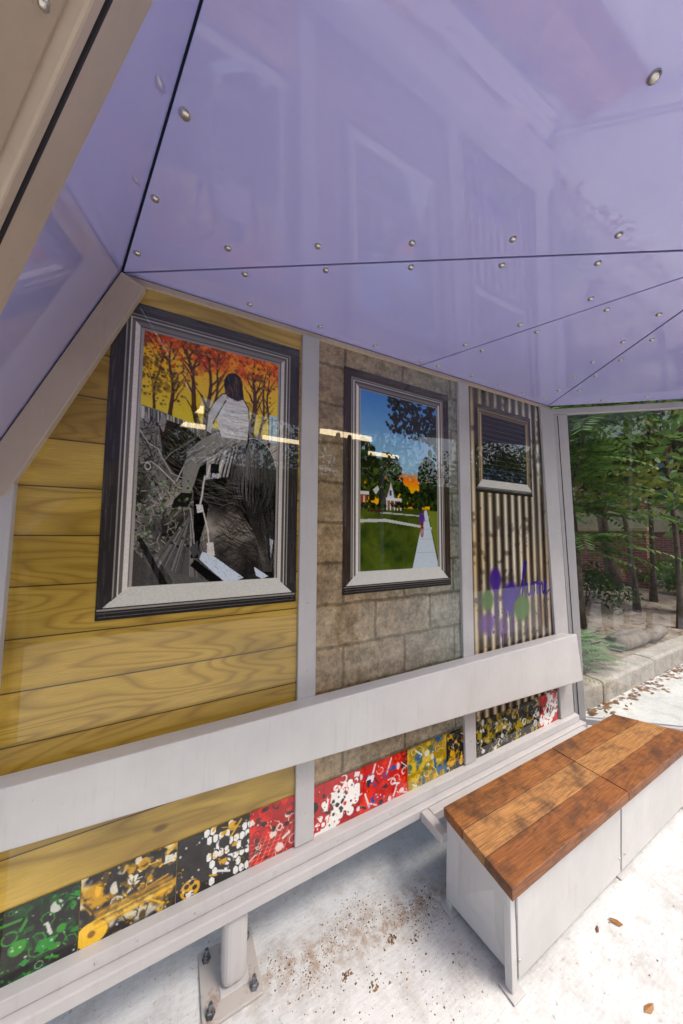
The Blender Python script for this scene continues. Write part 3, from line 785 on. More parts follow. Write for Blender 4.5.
def collage(cv, kind, seed):
    r = random.Random(seed); w, h = cv.w, cv.h
    pal = {'green': [(.05, .05, .05), (.06, .30, .10), (.12, .52, .18), (.85, .86, .82), (.10, .10, .09), (.22, .55, .15)],
           'gold': [(.06, .05, .05), (.75, .58, .10), (.90, .88, .82), (.30, .23, .08), (.10, .09, .09), (.90, .72, .15)],
           'hex': [(.07, .06, .06), (.92, .92, .90), (.80, .62, .12), (.15, .14, .14)],
           'red': [(.60, .08, .07), (.80, .16, .10), (.93, .90, .86), (.30, .05, .05), (.12, .08, .08)],
           'splat': [(.66, .05, .07), (.50, .03, .05), (.94, .92, .90), (.80, .10, .10)],
           'mix': [(.70, .12, .08), (.85, .25, .12), (.16, .33, .62), (.92, .90, .90), (.10, .10, .16)],
           'yb': [(.62, .50, .08), (.80, .70, .22), (.12, .33, .62), (.88, .88, .84), (.36, .42, .18)],
           'by': [(.07, .07, .07), (.80, .62, .10), (.90, .89, .86), (.12, .12, .12)],
           'ink': [(.06, .055, .05), (.86, .86, .85), (.45, .44, .43), (.12, .11, .11), (.62, .54, .12)]}[kind]
    n = vnoise(cv.ny, cv.nx, 5, 4, seed); n2 = vnoise(cv.ny, cv.nx, 4, 3, seed + 50)
    cv.field(lambda u, v, a: lerp(lerp(pal[0], pal[1] if kind not in ('hex', 'ink') else pal[-1], np.clip((n - .48) * 5, 0, 1)), pal[0 if kind not in ('gold', 'yb') else 2], np.clip((n2 - .58) * 6, 0, .8)))
    p = lambda: (r.uniform(0, 1), r.uniform(.03, .97))
    k_ = int(w * 260)
    if kind == 'hex':
        for i in range(9):
            for j in range(7):
                x, y = .38 + i * .085 + (j % 2) * .04, .06 + j * .14
                if x > 1.02 or r.random() < .08: continue
                c = pal[1] if r.random() < .6 else pal[0]
                cv.poly([(x + .042 * math.cos(t), y + .075 * math.sin(t)) for t in np.arange(0, 6.28, 1.0472) + .5], c)
        cv.disc((.18, .86), .032, pal[2]); [cv.disc((.18 + .06 * math.cos(t), .86 + .1 * math.sin(t)), .008, pal[0]) for t in (0, 1.25, 2.5, 3.8, 5)]
        k_ = 30
    if kind == 'splat':
        for i in range(3):
            cx, cy = [(.55, .45), (.40, .75), (.75, .5)][i]
            for j in range(46): cv.disc((cx + r.gauss(0, .12), cy + r.gauss(0, .14)), r.uniform(.006, .022), (.95, .94, .92))
        for j in range(40): cv.disc((.55 + r.gauss(0, .16), .5 + r.gauss(0, .17)), r.uniform(.002, .009), (.12, .1, .1), .9)
        cv.disc((.03, .42), .022, (.10, .08, .08)); cv.disc((.10, .85), .018, (.95, .93, .92)); k_ = 14
    for i in range(k_):
        q = p(); c = r.choice(pal); t = r.random()
        if t < .25: cv.disc(q, r.uniform(.006, .022), c, .95, inner=r.choice([0, .55, .7]))
        elif t < .45: cv.disc(q, r.uniform(.006, .018), c, .9, r.uniform(.006, .02))
        elif t < .75:
            a = r.uniform(0, 6.28); L = r.uniform(.02, .07); cv.stroke([q, (q[0] + math.cos(a) * L / w, q[1] + math.sin(a) * L / h)], r.uniform(.002, .010), c, .95)
        elif t < .9:
            pts = []; a0 = r.uniform(0, 6)
            for g in range(7): pts.append((q[0] + (.008 + .003 * g) * math.cos(a0 + g * .8) / w, q[1] + (.008 + .003 * g) * math.sin(a0 + g * .8) / h))
            cv.stroke(pts, .003, c, .95)
        else:
            s_ = r.uniform(.012, .03); a = r.uniform(0, 1.5)
            cv.poly([(q[0] + s_ * math.cos(a + g * 1.57) / w, q[1] + s_ * .7 * math.sin(a + g * 1.57) / h) for g in range(4)], c, .95)
    for i in range(int(w * 260)):
        cv.disc(p(), r.uniform(.0015, .004), r.choice(pal + [(.9, .9, .88)]), .85)
    if kind == 'red':
        for g in range(7): cv.stroke([(g * .12, 1), (g * .12 + .25, .55)], .0016, (.95, .9, .85), .8); cv.stroke([(0, .6 + g * .07), (.8, .65 + g * .07)], .0016, (.95, .9, .85), .6)
    if kind == 'gold':
        cv.disc((.12, .84), .042, (.92, .76, .25), 1, .036); cv.disc((.12, .84), .010, (.55, .4, .15))
        for g in range(9): cv.stroke([(.15, .55 + g * .03), (.95, .5 + g * .025)], .006, r.choice([(.82, .62, .1), (.55, .42, .1), (.93, .78, .25)]), .8, soft=.006)

def corrugated(cv, x_left, z_top):
    X = cv.X + x_left; Z = z_top - cv.Y
    n = vnoise(cv.ny, cv.nx, 4, 5, 31); n2 = vnoise(cv.ny, cv.nx, 40, 3, 32)
    ph = np.sin(X / 0.076 * 2 * np.pi)
    t = np.clip(.5 + .5 * ph, 0, 1) ** 1.5
    lum = .72 + .5 * vnoise(cv.ny, cv.nx, 3, 3, 91)[..., None]
    dark = np.array((.22, .19, .155)) * lum; lite = np.array((.84, .81, .735)) * lum
    c = dark * (1 - t[..., None]) + lite * t[..., None]
    warm = np.clip((n - .45) * 3, 0, 1) * .45
    c = c * (1 - warm[..., None]) + (c * np.array((1.05, .86, .52))) * warm[..., None]
    rust = np.clip((vnoise(cv.ny, cv.nx, 3, 4, 77) - .56) * 6, 0, 1) * .35
    c = c * (1 - rust[..., None]) + np.array((.36, .20, .12)) * rust[..., None] * (t[..., None] * .6 + .4)
    dirt = np.clip((n2 - .62) * 6, 0, 1) * .5
    c = c * (1 - dirt[..., None]) + np.array((.16, .13, .11)) * dirt[..., None]
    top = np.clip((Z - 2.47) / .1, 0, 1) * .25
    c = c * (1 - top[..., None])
    cv.a[:] = c

# ------------------------------------------------------------------ the setting
def sheet(name, pts, z, mat, label=None):
    mb = MB(); mb.add([(x, y, z) for x, y in pts], [tuple(range(len(pts)))])
    o = mb.build(name, mat, fix=False); tag(o, kind='structure')
    return o
sheet('ground', [(-220, -220), (220, -220), (220, 220), (-220, 220)], -0.06, M['grass'])
mb = MB(); mb.box((-9, -3.6, -0.16), (26, 1.62, 0.0))
tag(mb.build('pavement', M['concrete']), kind='structure')
sheet('road', [(-60, -9.4), (60, -9.4), (60, -3.61), (-60, -3.61)], -0.05, M['asphalt'])
# kerb stones of the planting bed
kerb = empty('kerb'); tag(kerb, kind='structure')
x = -2.2
while x < 14:
    L = 1.2; mb = MB(); dz = random.uniform(-.006, .006); dy = random.uniform(-.006, .006)
    mb.prism([(x, 1.622 + dy, -.05), (x, 1.622 + dy, .185 + dz), (x, 1.65 + dy, .205 + dz), (x, 1.81 + dy, .208 + dz), (x, 1.82 + dy, -.05)], (L - .012, 0, 0))
    mb.build('kerb_stone', M['curb'], kerb, bevel=0.012); x += L
# planting bed: rising, lumpy soil
nx, ny = 110, 70
mb = MB(); vs = []
def soil_z(x, y):
    return .165 + .035 * max(0, y - 1.8) + .035 * mnoise.noise(V((x * .9, y * .9, 0))) + .012 * mnoise.noise(V((x * 5, y * 5, 3)))
for j in range(ny):
    for i in range(nx):
        x = -3 + 30 * (i / (nx - 1)) ** 1.3; y = 1.822 + 22 * (j / (ny - 1)) ** 1.9
        vs.append((x, y, soil_z(x, y) if j else .12))
mb.add(vs, [(j * nx + i, j * nx + i + 1, (j + 1) * nx + i + 1, (j + 1) * nx + i) for j in range(ny - 1) for i in range(nx - 1)])
tag(mb.build('planting_bed', M['soil'], smooth=True, fix=False), kind='structure')

# ------------------------------------------------------------------ the shelter
ZC = 2.61
sh = empty('bus_shelter', (1.1, D, 0))
tag(sh, 'faceted bus shelter with glossy lilac ceiling, printed picture wall and clear glass side', 'bus shelter')
def S(mb, name, mat=None, parent=None, bevel=0.003, smooth=False, label=None):
    o = mb.build(name, mat or M['paint'], parent or sh, smooth, bevel)
    if label: o['label'] = label
    return o

# ceiling: flat facets that meet in a hub, 6 mm joints under a dark deck
def cz(p): return 2.578 + .0145 * (p.x + .2)          # the ceiling climbs a little to the right
def csc(p):                                           # same sight line, tilted ceiling
    p = V(p); return p * ((.928 + .0029) / (.96 - .0145 * p.x))
A = V((-0.209, 1.318)); O = csc((1.723, .202)); S3 = V((1.185, 1.318)); B = V((2.452, 1.318)); G = csc((3.42, .575))
S1q = csc((.003, .567)); S1d = (S1q - A).normalized()
F0 = A + S1d * 1.03; F1 = V((.93, .03))
def inset(poly, d):
    c = sum(poly, V((0, 0))) / len(poly); n = len(poly); out = []
    ar = sum(poly[i].x * poly[(i + 1) % n].y - poly[(i + 1) % n].x * poly[i].y for i in range(n)); sg = 1 if ar > 0 else -1
    for i in range(n):
        p0, p1, p2 = poly[i - 1], poly[i], poly[(i + 1) % n]
        e1 = (p1 - p0).normalized(); e2 = (p2 - p1).normalized()
        n1 = V((-e1.y, e1.x)) * sg; n2 = V((-e2.y, e2.x)) * sg
        k = 1 + n1.dot(n2)
        out.append(p1 + (n1 + n2) * (d / max(k, .25)))
    return out
facets = [([A, F0, F1, O], 'large lilac ceiling panel over the left of the shelter'), ([A, O, S3], 'long lilac ceiling panel above the two left pictures'),
          ([S3, O, B], 'narrow lilac ceiling wedge above the corrugated print'), ([B, O, G], 'lilac ceiling wedge above the glass side')]
panels = []
for pts, lb in facets:
    q = inset(pts, .0048)
    mb = MB(); mb.prism([(p.x, p.y, cz(p)) for p in q], (0, 0, .006))
    panels.append(S(mb, 'ceiling_panel', M['purple'], bevel=.001, label=lb))
deck = MB(); deck.prism([(p.x, p.y, cz(p) + .010) for p in (A + V((-.02, .03)), F0, F1, O, G, B + V((.02, .03)))], (0, 0, .10))
S(deck, 'roof_deck', M['dark'])
# dome screws
smb = MB(); smb.lathe((0, 0, 0), (0, 0, -1), [(0, .0105), (.003, .0105), (.0065, .008), (.008, .0045)], 12)
screw_me = smb.mesh('screw'); screw_me.materials.append(M['steel'])
for f in screw_me.polygons: f.use_smooth = True
def inpoly(p, poly):
    s_ = False
    for i in range(len(poly)):
        a, b = poly[i - 1], poly[i]
        if (a.y > p.y) != (b.y > p.y) and p.x < (b.x - a.x) * (p.y - a.y) / (b.y - a.y) + a.x: s_ = not s_
    return s_
def screw(parent, loc, rot=None, sc=1.0):
    o = bpy.data.objects.new('screw', screw_me); col.objects.link(o); o.parent = parent
    par = V((0, 0, 0)); p = parent
    while p is not None: par = par + p.location; p = p.parent
    o.location = V(loc) - par
    if rot is not None: o.rotation_euler = rot
    o.scale = (sc, sc, sc)
    return o
bolts = [(-0.017, 0.727), (-0.086, 0.964), (-0.149, 1.191), (0.116, 1.028), (0.372, 0.882), (0.633, 0.73), (0.904, 0.57), (1.179, 0.407), (0.823, 0.215), (0.185, 1.108), (0.435, 0.955), (0.691, 0.803), (0.962, 0.648), (1.242, 0.488), (0.232, 1.252), (0.539, 1.242), (0.837, 1.245), (1.131, 1.241), (1.248, 1.235), (1.221, 1.028), (1.338, 1.023), (1.314, 0.809), (1.429, 0.802), (1.409, 0.582), (1.537, 0.582), (1.505, 1.222), (1.746, 1.219), (1.985, 1.217), (2.19, 1.192), (2.045, 0.942), (1.947, 0.809), (1.764, 0.493), (1.866, 0.651), (1.967, 0.579), (2.139, 0.877), (2.054, 0.729), (2.256, 1.019), (2.144, 1.08), (2.565, 1.024), (2.75, 0.851)]
for bx, by in bolts:
    p = csc(V((bx, by)) * 1.0345)
    for (pts, lb), o in zip(facets, panels):
        if inpoly(p, pts): screw(o, (p.x, p.y, cz(p)), None, 1.0 if p.length > .9 else 1.15); break

# sloping lilac facet at the left end (between the bent wall post and the near post)
A2 = V((-.212, 1.32, 2.574)); K2 = V((-.490, 1.32, 1.905)); S1p = V((S1q.x, S1q.y, cz(S1q) - .004))
fn = (S1p - A2).cross(K2 - A2).normalized()
if fn.x < 0: fn = -fn
def on_facet(x, y):      # pixel direction -> facet plane
    d = R2 * (x - 341.5) + U2 * (512 - y) + F * 313.0
    c = V((0, 0, EYE)); return c + d * ((A2 - c).dot(fn) / d.dot(fn))
N1 = on_facet(150, 0); N2 = on_facet(0, 310)
bd = (N1 - N2).normalized()
NT_ = N2 + bd * ((2.576 - N2.z) / bd.z); NB = N2 + bd * ((1.62 - N2.z) / bd.z)
sdn = (K2 - A2).normalized(); KB = A2 + sdn * ((1.70 - A2.z) / sdn.z)
mb = MB(); mb.prism([A2 - fn * .001, NT_ - fn * .001, NB - fn * .001, KB - fn * .001], -fn * .006)
S(mb, 'side_panel', M['purple'], bevel=None, label='sloping lilac panel at the left end mirroring the rider picture')
mb = MB(); mb.prism([A2 - fn * .010, NT_ - fn * .010, NB - fn * .010, KB - fn * .010], -fn * .03)
S(mb, 'side_backing', M['dark'], bevel=None)
# near post of that end: flat bar, dark joint, narrow bar and a flange in the shaded tan
ev = bd.cross(fn).normalized()
if ev.y > 0: ev = -ev
p_in = on_facet(60, 186); w1 = (on_facet(105, 0) - p_in).dot(ev); w2 = (on_facet(85, 0) - p_in).dot(ev)
T = NT_ + bd * .12; Bm = NB - bd * .0
mb = MB(); mb.bar(Bm + fn * .004, T + fn * .004, ev, -fn, w1, .045); S(mb, 'end_post', M['tan_bounce_paint'], bevel=.004, label='tan sloping end post close to the camera')
mb = MB(); mb.bar(Bm + ev * (w1 + .0005) + fn * .0055, T + ev * (w1 + .0005) + fn * .0055, ev, -fn, .0075, .03); S(mb, 'joint_strip', M['dark'], bevel=None)
mb = MB(); mb.bar(Bm + ev * (w1 + .0085) + fn * .004, T + ev * (w1 + .0085) + fn * .004, ev, -fn, max(.018, w2 - w1 - .010), .04); S(mb, 'edge_trim', M['tan_bounce_paint'], bevel=.004)
e2 = (ev * .86 - fn * .5).normalized(); n2 = e2.cross(bd).normalized()
if n2.dot(fn) < 0: n2 = -n2
st = ev * (w1 + .006 + max(.018, w2 - w1 - .004)) - fn * .008
mb = MB(); mb.bar(Bm + st, T + st, e2, -n2, .34, .03); fl = S(mb, 'end_flange', M['tan_shade_paint'], bevel=.004)
d0 = R2 * (43 - 341.5) + U2 * (512 - 3) + F * 313.0; c0 = V((0, 0, EYE)); fp = c0 + d0 * ((Bm + st - c0).dot(n2) / d0.dot(n2))
screw(fl, fp, n2.to_track_quat('-Z', 'Y').to_euler(), .55)
# near post foot, below the picture frame
mb = MB(); mb.box((NB.x - .10, NB.y - .14, 0), (NB.x - .02, NB.y - .04, NB.z + .03)); S(mb, 'post_foot', M['tan_bounce_paint'])

# wall panels (each one flat laminate sheet)
def wallp(name, pts, mat, lb):
    mb = MB(); mb.prism([(x, D, z) for x, z in pts], (0, .012, 0)); return S(mb, name, mat, bevel=None, label=lb)
WT, WB = 2.60, .345
def wt(x): return 2.565 + .0158 * (x + .2)
Lk = [(-.197, wt(-.2)), (-.439, 1.798), (-.444, 1.179), (-.458, WB)]
w1_ = wallp('wall_panel', Lk + [(.50, WB), (.50, wt(.5))], M['wood_print'], 'wall panel printed with yellow pine boards')
w2_ = wallp('wall_panel', [(.545, WB), (1.50, WB), (1.50, wt(1.5)), (.545, wt(.545))], M['block_print'], 'wall panel printed with grey brown concrete blocks')
c3 = Cv(.93, WT - WB, .0034)
corrugated(c3, 1.555, WT)
# spray paint and the word on the corrugated print
gx = lambda x, z: ((x - 1.555) / .93, (WT - z) / (WT - WB))
pu = (.24, .12, .50); gn = (.26, .40, .12)
def spray(x, z, r, c, al, ry=None): c3.disc(gx(x, z), r, c, al, ry or r, soft=r * .4)
spray(1.80, 1.36, .055, (.28, .16, .50), .95, .075); spray(1.95, 1.235, .085, (.22, .10, .48), 1, .10)
spray(1.72, 1.24, .055, gn, .9, .065); spray(2.06, 1.16, .085, gn, .95, .085)
spray(1.71, 1.10, .075, (.34, .18, .48), .8, .06); spray(1.86, 1.06, .05, (.34, .18, .46), .6, .06)
for (x, z, L) in ((1.79, 1.30, .20), (1.815, 1.30, .14), (1.93, 1.15, .16), (1.965, 1.14, .12), (1.72, 1.08, .08), (1.85, 1.03, .10)):
    c3.stroke([gx(x, z), gx(x + .004, z - L)], .011, pu, .85)
rr = random.Random(9)
for k in range(28): spray(1.85 + rr.gauss(0, .13), 1.16 + rr.gauss(0, .10), rr.uniform(.004, .012), pu, .8)
ink = (.20, .09, .46)
def word(pts, w=.020): c3.stroke([gx(x if x < 2.09 else 2.09 + (x - 2.09) * .84, z) for x, z in pts], w * .9, ink, 1)
word([(2.00, 1.22), (2.06, 1.30), (2.12, 1.42), (2.13, 1.46), (2.105, 1.455), (2.085, 1.38), (2.07, 1.24)])
word([(2.07, 1.24), (2.09, 1.30), (2.115, 1.325), (2.135, 1.31), (2.14, 1.25), (2.155, 1.235), (2.175, 1.255)], .017)
word([(2.215, 1.32), (2.19, 1.31), (2.178, 1.275), (2.19, 1.24), (2.215, 1.235), (2.235, 1.265), (2.23, 1.305), (2.215, 1.32), (2.245, 1.315)], .016)
word([(2.245, 1.315), (2.265, 1.32), (2.265, 1.24), (2.275, 1.29), (2.295, 1.32), (2.305, 1.30), (2.305, 1.24), (2.315, 1.29), (2.335, 1.315), (2.345, 1.295), (2.345, 1.245), (2.355, 1.235)], .015)
word([(2.355, 1.235), (2.385, 1.28), (2.40, 1.305), (2.385, 1.32), (2.37, 1.285), (2.375, 1.245), (2.40, 1.23), (2.44, 1.255)], .015)
w3_ = wallp('wall_panel', [(1.555, WB), (2.475, WB), (2.40, WT), (1.555, WT)], M['dark'], 'wall panel printed with corrugated metal and a purple sprayed word')
# trim the printed sheet to the leaning edge of the panel
def edge_x(z): return 2.39 + (WT - z) * .0385
o3 = c3.build('corrugated_print', w3_, 1.555, WT, D - .0012)
bm = bmesh.new(); bm.from_mesh(o3.data)
bmesh.ops.delete(bm, geom=[v for v in bm.verts if v.co.x > edge_x(v.co.z) + .05], context='VERTS'); bm.to_mesh(o3.data); bm.free()
o3['label'] = 'printed corrugated metal with sprayed purple and green blots and the word home'

# the printed windows
def framed(parent, x0, z1, x1, z0, m_, painter, lb, name, sill=.075, res=.0024, dark=(.25, .23, .23), tint=(1, 1, 1)):
    cv = Cv(x1 - x0, z1 - z0, res)
    win_frame(cv, m_, dark, sill, tint); painter(cv)
    o = cv.build(name, parent, x0, z1, D - .0026); o['label'] = lb; return o
framed(w1_, -.228, 2.488, .472, 1.352, .098, picture_rider, 'printed window with a rider on a dark horse under orange trees', 'picture_print', .062, .0021)
framed(w2_, .702, 2.474, 1.408, 1.358, .098, picture_street, 'printed window with a street, white house and cyclist at sunset', 'picture_print', .062, .0028, (.27, .22, .19))
framed(w3_, 1.640, 2.480, 2.222, 1.912, .062, picture_blind, 'printed small window with a dark slatted blind', 'picture_print', .055, .004, (.20, .15, .12), (.9, .82, .68))
# strips of small collage tiles under the pictures
for parent, tiles in ((w1_, [(-.455, -.224, 'green'), (-.222, .045, 'gold'), (.047, .296, 'hex'), (.298, .482, 'red')]),
                      (w2_, [(.562, .80, 'splat'), (.802, 1.08, 'mix'), (1.082, 1.352, 'yb'), (1.354, 1.486, 'by')]),
                      (w3_, [(1.573, 2.208, 'ink'), (2.214, 2.432, 'splat')])):
    for i, (x0, x1, kd) in enumerate(tiles):
        cv = Cv(x1 - x0, .207, .0026 if x0 < 1 else .0034); collage(cv, kd, int(x0 * 100) + 300)
        cv.build('collage_print', parent, x0, .553, D - .0028)

# wall posts, top trim, bent left post
def post(x0, x1, z0, z1, y0=D - .016, y1=D + .05):
    mb = MB(); mb.box((x0, y0, z0), (x1, y1, z1)); o = S(mb, 'wall_post')
    z = z0 + .12
    while z < z1 - .05: screw(o, ((x0 + x1) / 2, y0, z), (R(-90), 0, 0), .42); z += .29
    return o
post(.481, .565, .353, 2.562); post(1.485, 1.575, .353, 2.578)
mb = MB(); mb.prism([(2.333, D - .016, 2.592), (2.50, D - .016, 2.592), (2.615, D - .016, .353), (2.445, D - .016, .353)], (0, .07, 0)); po = S(mb, 'wall_post')
for k in range(7): z = .5 + k * .29; screw(po, (2.335 + (2.555 - z) * .05 + .12, D - .016, z), (R(-90), 0, 0), .42)
mb = MB(); mb.hexa([(-.20, D - .012, 2.549), (2.47, D - .012, 2.592), (2.47, D + .05, 2.592), (-.20, D + .05, 2.549), (-.20, D - .012, 2.5735), (2.47, D - .012, 2.612), (2.47, D + .05, 2.612), (-.20, D + .05, 2.5735)]); S(mb, 'top_trim', M['tan_bounce_paint'])
pa = (V((A2.x, A2.z)), V((K2.x, K2.z))); d_ = (pa[1] - pa[0]).normalized(); nrm = V((-d_.y, d_.x))
if nrm.x < 0: nrm = -nrm
k_in = V((-.439, 1.798)); wdt = (k_in - pa[0]).dot(nrm)
p0 = pa[0] + nrm * .008; kk = k_in + d_ * .0
mb = MB(); mb.prism([(p0.x, D - .03, p0.y - .004), (p0.x + nrm.x * (wdt - .008), D - .03, p0.y + nrm.y * (wdt - .008) - .004), (k_in.x, D - .03, k_in.y), (k_in.x - .012, D - .03, k_in.y - .04), (k_in.x - .13, D - .03, k_in.y - .10), (k_in.x - nrm.x * (wdt - .008) , D - .03, k_in.y - nrm.y * (wdt - .008))], (0, .075, 0))
bpost = mb
mb = MB(); q0 = pa[0] - nrm * .05 - d_ * .06; q1 = pa[0] + nrm * .05 - d_ * .06; L_ = d_ * 1.05
mb.prism([(q0.x, D + .014, q0.y), (q1.x, D + .014, q1.y), (q1.x + L_.x, D + .014, q1.y + L_.y), (q0.x + L_.x, D + .014, q0.y + L_.y)], (0, .03, 0)); S(mb, 'joint_strip', M['dark'], bevel=None)
mb = bpost
S(mb, 'bent_post', M['tan_bounce_paint'], label='tan upper post leaning in towards the ceiling')
mb = MB(); mb.prism([(k_in.x, D - .026, k_in.y - .004), (-.444, D - .026, 1.179), (-.459, D - .026, .353), (-.56, D - .026, .353), (-.555, D - .026, k_in.y - .09)], (0, .068, 0)); S(mb, 'wall_post')

# bottom rail: bead, screwed face and square tube
mb = MB(); mb.prism([(-.60, D + .03, .352), (-.60, D - .038, .346), (-.60, D - .042, .306), (-.60, D + .03, .306)], (3.235, 0, 0)); br_ = S(mb, 'bottom_rail')
for k in range(11): screw(br_, (-.45 + k * .28, D - .0405, .326), (R(-85), 0, 0), .4)
mb = MB(); mb.box((-.62, D - .070, .262), (2.66, D + .03, .3035)); S(mb, 'bottom_tube', bevel=.005)
# pedestals with bolted base plates
for px in (.2485, 2.30):
    mb = MB(); mb.box((px - .045, 1.268, .0125), (px + .045, 1.352, .262)); S(mb, 'pedestal', bevel=.028).modifiers[0].segments = 4
    mb = MB(); mb.box((px - .05, 1.263, .012), (px + .05, 1.357, .0155)); S(mb, 'weld_bead', bevel=.003)
    mb = MB(); mb.box((px - .112, 1.213, .002), (px + .088, 1.428, .013)); pl = S(mb, 'base_plate', M['rusty'])
    for sx in (-.085, .062):
        for sy in (1.243, 1.400):
            mb = MB(); mb.lathe((px + sx, sy, .0132), (0, 0, 1), [(0, .017), (.003, .017), (.0032, .0125), (.014, .0125), (.015, .011), (.0152, .0075), (.034, .0075), (.036, .006)], 6)
            S(mb, 'bolt', M['zinc'], pl, None)
# backrest: folded plate that widens to the right, with its ledge and brackets
mb = MB()
t0, t1 = (-.56, 1.20, .962), (2.482, 1.20, .962); b0, b1 = (-.56, 1.205, .806), (2.548, 1.205, .634)
k0, k1 = (-.56, 1.302, .944), (2.475, 1.302, .944); e0, e1 = (-.56, 1.302, .80), (2.54, 1.302, .63)
mb.add([t0, t1, b1, b0, k0, k1, e1, e0], [(0, 1, 2, 3), (4, 5, 1, 0), (3, 2, 6, 7), (5, 4, 7, 6), (1, 5, 6, 2), (4, 0, 3, 7)])
S(mb, 'backrest', M['white_paint'], bevel=.006, label='long off white backrest board widening to the right')

# clear glass side at the right
Ct = V((2.508, D - .004, 2.606)); Cb = V((2.645, D - .004, .285)); gd = V((.786, -.618, 0)).normalized(); gn_ = V((-.618, -.786, 0)).normalized()
def gpt(u, z):
    t = (ZC - .004 - z) / (ZC - .004 - .285); return Ct.lerp(Cb, t) + gd * u
mb = MB(); mb.prism([gpt(.004, 2.56), gpt(.10, 2.56), gpt(.075, .29), gpt(.004, .29)], gn_ * -.05); S(mb, 'corner_post', label=None)
mb = MB(); mb.prism([gpt(.03, 2.55) + gn_ * .003, gpt(.034, 2.55) + gn_ * .003, gpt(.03, .30) + gn_ * .003, gpt(.026, .30) + gn_ * .003], gn_ * -.004); S(mb, 'joint_strip', M['dark'], bevel=None)
mb = MB(); mb.prism([gpt(.0, 2.562), gpt(1.16, 2.562), gpt(1.16, 2.606), gpt(.0, 2.606)], gn_ * -.04); S(mb, 'glass_head_rail')
mb = MB(); mb.prism([gpt(.0, .262), gpt(1.16, .262), gpt(1.16, .305), gpt(.0, .305)], gn_ * -.04); S(mb, 'glass_foot_rail')
mb = MB(); mb.add([gpt(.09, .305) - gn_ * .02, gpt(1.16, .305) - gn_ * .02, gpt(1.16, 2.562) - gn_ * .02, gpt(.09, 2.562) - gn_ * .02], [(0, 1, 2, 3)])
S(mb, 'glass_pane', M['glass'], bevel=None, label='clear glass side mirroring the street trees')
mb = MB(); mb.prism([gpt(1.16, 0), gpt(1.24, 0), gpt(1.24, 2.606), gpt(1.16, 2.606)], gn_ * -.06); S(mb, 'end_post')

# ------------------------------------------------------------------ the bench
bn = empty('bench', (1.9, .93, 0)); tag(bn, 'white boxed metal bench with oiled brown plank seat by the wall', 'bench')
zt, th = .42, .042
def xl(y): return 1.078 + (y - .755) * .10
def xr(y): return 2.90 - (y - .755) * .55
ys = [.755, .872, .990, 1.108]
for sct in range(2):
    for k in range(3):
        y0, y1 = ys[k] + .0012, ys[k + 1] - .0012
        a0, a1, b0, b1 = (xl(y0), xl(y1), 1.962, 1.962) if sct == 0 else (1.967, 1.967, xr(y0), xr(y1))
        z = zt - random.uniform(0, .0012)
        mb = MB(); mb.hexa([(a0, y0, z - th), (b0, y0, z - th), (b1, y1, z - th), (a1, y1, z - th), (a0, y0, z), (b0, y0, z), (b1, y1, z), (a1, y1, z)])
        S(mb, 'plank', M['bwood%d' % ((0, 1, 2)[::-1][k] if k != 1 else 1)], bn, .0025)
zr = zt - th - .001
mb = MB(); mb.hexa([(1.10, .778, zr - .012), (2.86, .778, zr - .012), (2.70, 1.128, zr - .012), (1.135, 1.128, zr - .012), (1.10, .778, zr), (2.86, .778, zr), (2.70, 1.128, zr), (1.135, 1.128, zr)])
S(mb, 'seat_frame', M['white_paint'], bn)
# carcass: tapering end panel, front panels, back
zb = .034; zf = zr - .013
def sheet3(name, pts, ext, mat=M['white_paint'], bevel=.002, lb=None):
    mb = MB(); mb.prism(pts, ext); return S(mb, name, mat, bn, bevel, label=lb)
ep = sheet3('end_panel', [(1.112, .800, zf), (1.145, 1.118, zf), (1.122, 1.108, zb), (1.150, .822, zb)], (.012, 0, 0))
sheet3('front_panel', [(1.150, .786, zf - .006), (1.952, .786, zf - .006), (1.952, .800, zb - .004), (1.165, .800, zb - .004)], (0, .010, 0))
sheet3('front_panel', [(1.966, .786, zf - .006), (2.84, .786, zf - .006), (2.82, .800, zb - .004), (1.966, .800, zb - .004)], (0, .010, 0))
sheet3('back_panel', [(1.16, 1.112, zf), (2.69, 1.112, zf), (2.69, 1.105, zb), (1.16, 1.105, zb)], (0, .008, 0))
sheet3('end_panel', [(2.83, .800, zf), (2.67, 1.11, zf), (2.67, 1.108, zb), (2.82, .822, zb)], (.012, 0, 0))
sheet3('carcass_floor', [(1.16, .82, zb), (2.82, .82, zb), (2.68, 1.10, zb), (1.16, 1.10, zb)], (0, 0, .008))
for (fx, fy, w_) in ((1.1225, .797, .030), (1.118, 1.078, .030), (1.958, .812, .030), (2.78, .812, .030), (2.66, 1.075, .03), (1.958, 1.075, .03)):
    z_ = zf if (fx < 1.13 and fy < .8) else zb - .001
    mb = MB(); mb.box((fx, fy, .007), (fx + w_, fy + .030, z_)); lg = S(mb, 'leg', M['white_paint'], bn, .003)
    mb = MB(); mb.box((fx - .016, fy - .018, .001), (fx + .048, fy + .044, .008)); S(mb, 'foot_plate', M['paint'], lg, .002)
for f_ in ((1.165, .785, .34), (1.165, .797, .10), (1.94, .785, .34), (1.94, .797, .10), (1.99, .785, .34), (1.99, .797, .10), (2.5, .785, .34)): screw(ep, f_, (R(-90), 0, 0), .6)
# tubes that tie the bench to the wall rail
for ax in (1.105, 1.83, 2.40):
    mb = MB(); mb.box((ax, 1.112, .255), (ax + .045, 1.2485 if ax < 1.2 else 1.208, .298)); S(mb, 'tie_arm', M['paint'], bn, .004)
mb = MB(); mb.box((1.152, 1.209, .258), (2.60, 1.2485, .2985)); S(mb, 'tie_tube', M['paint'], bn, .004)

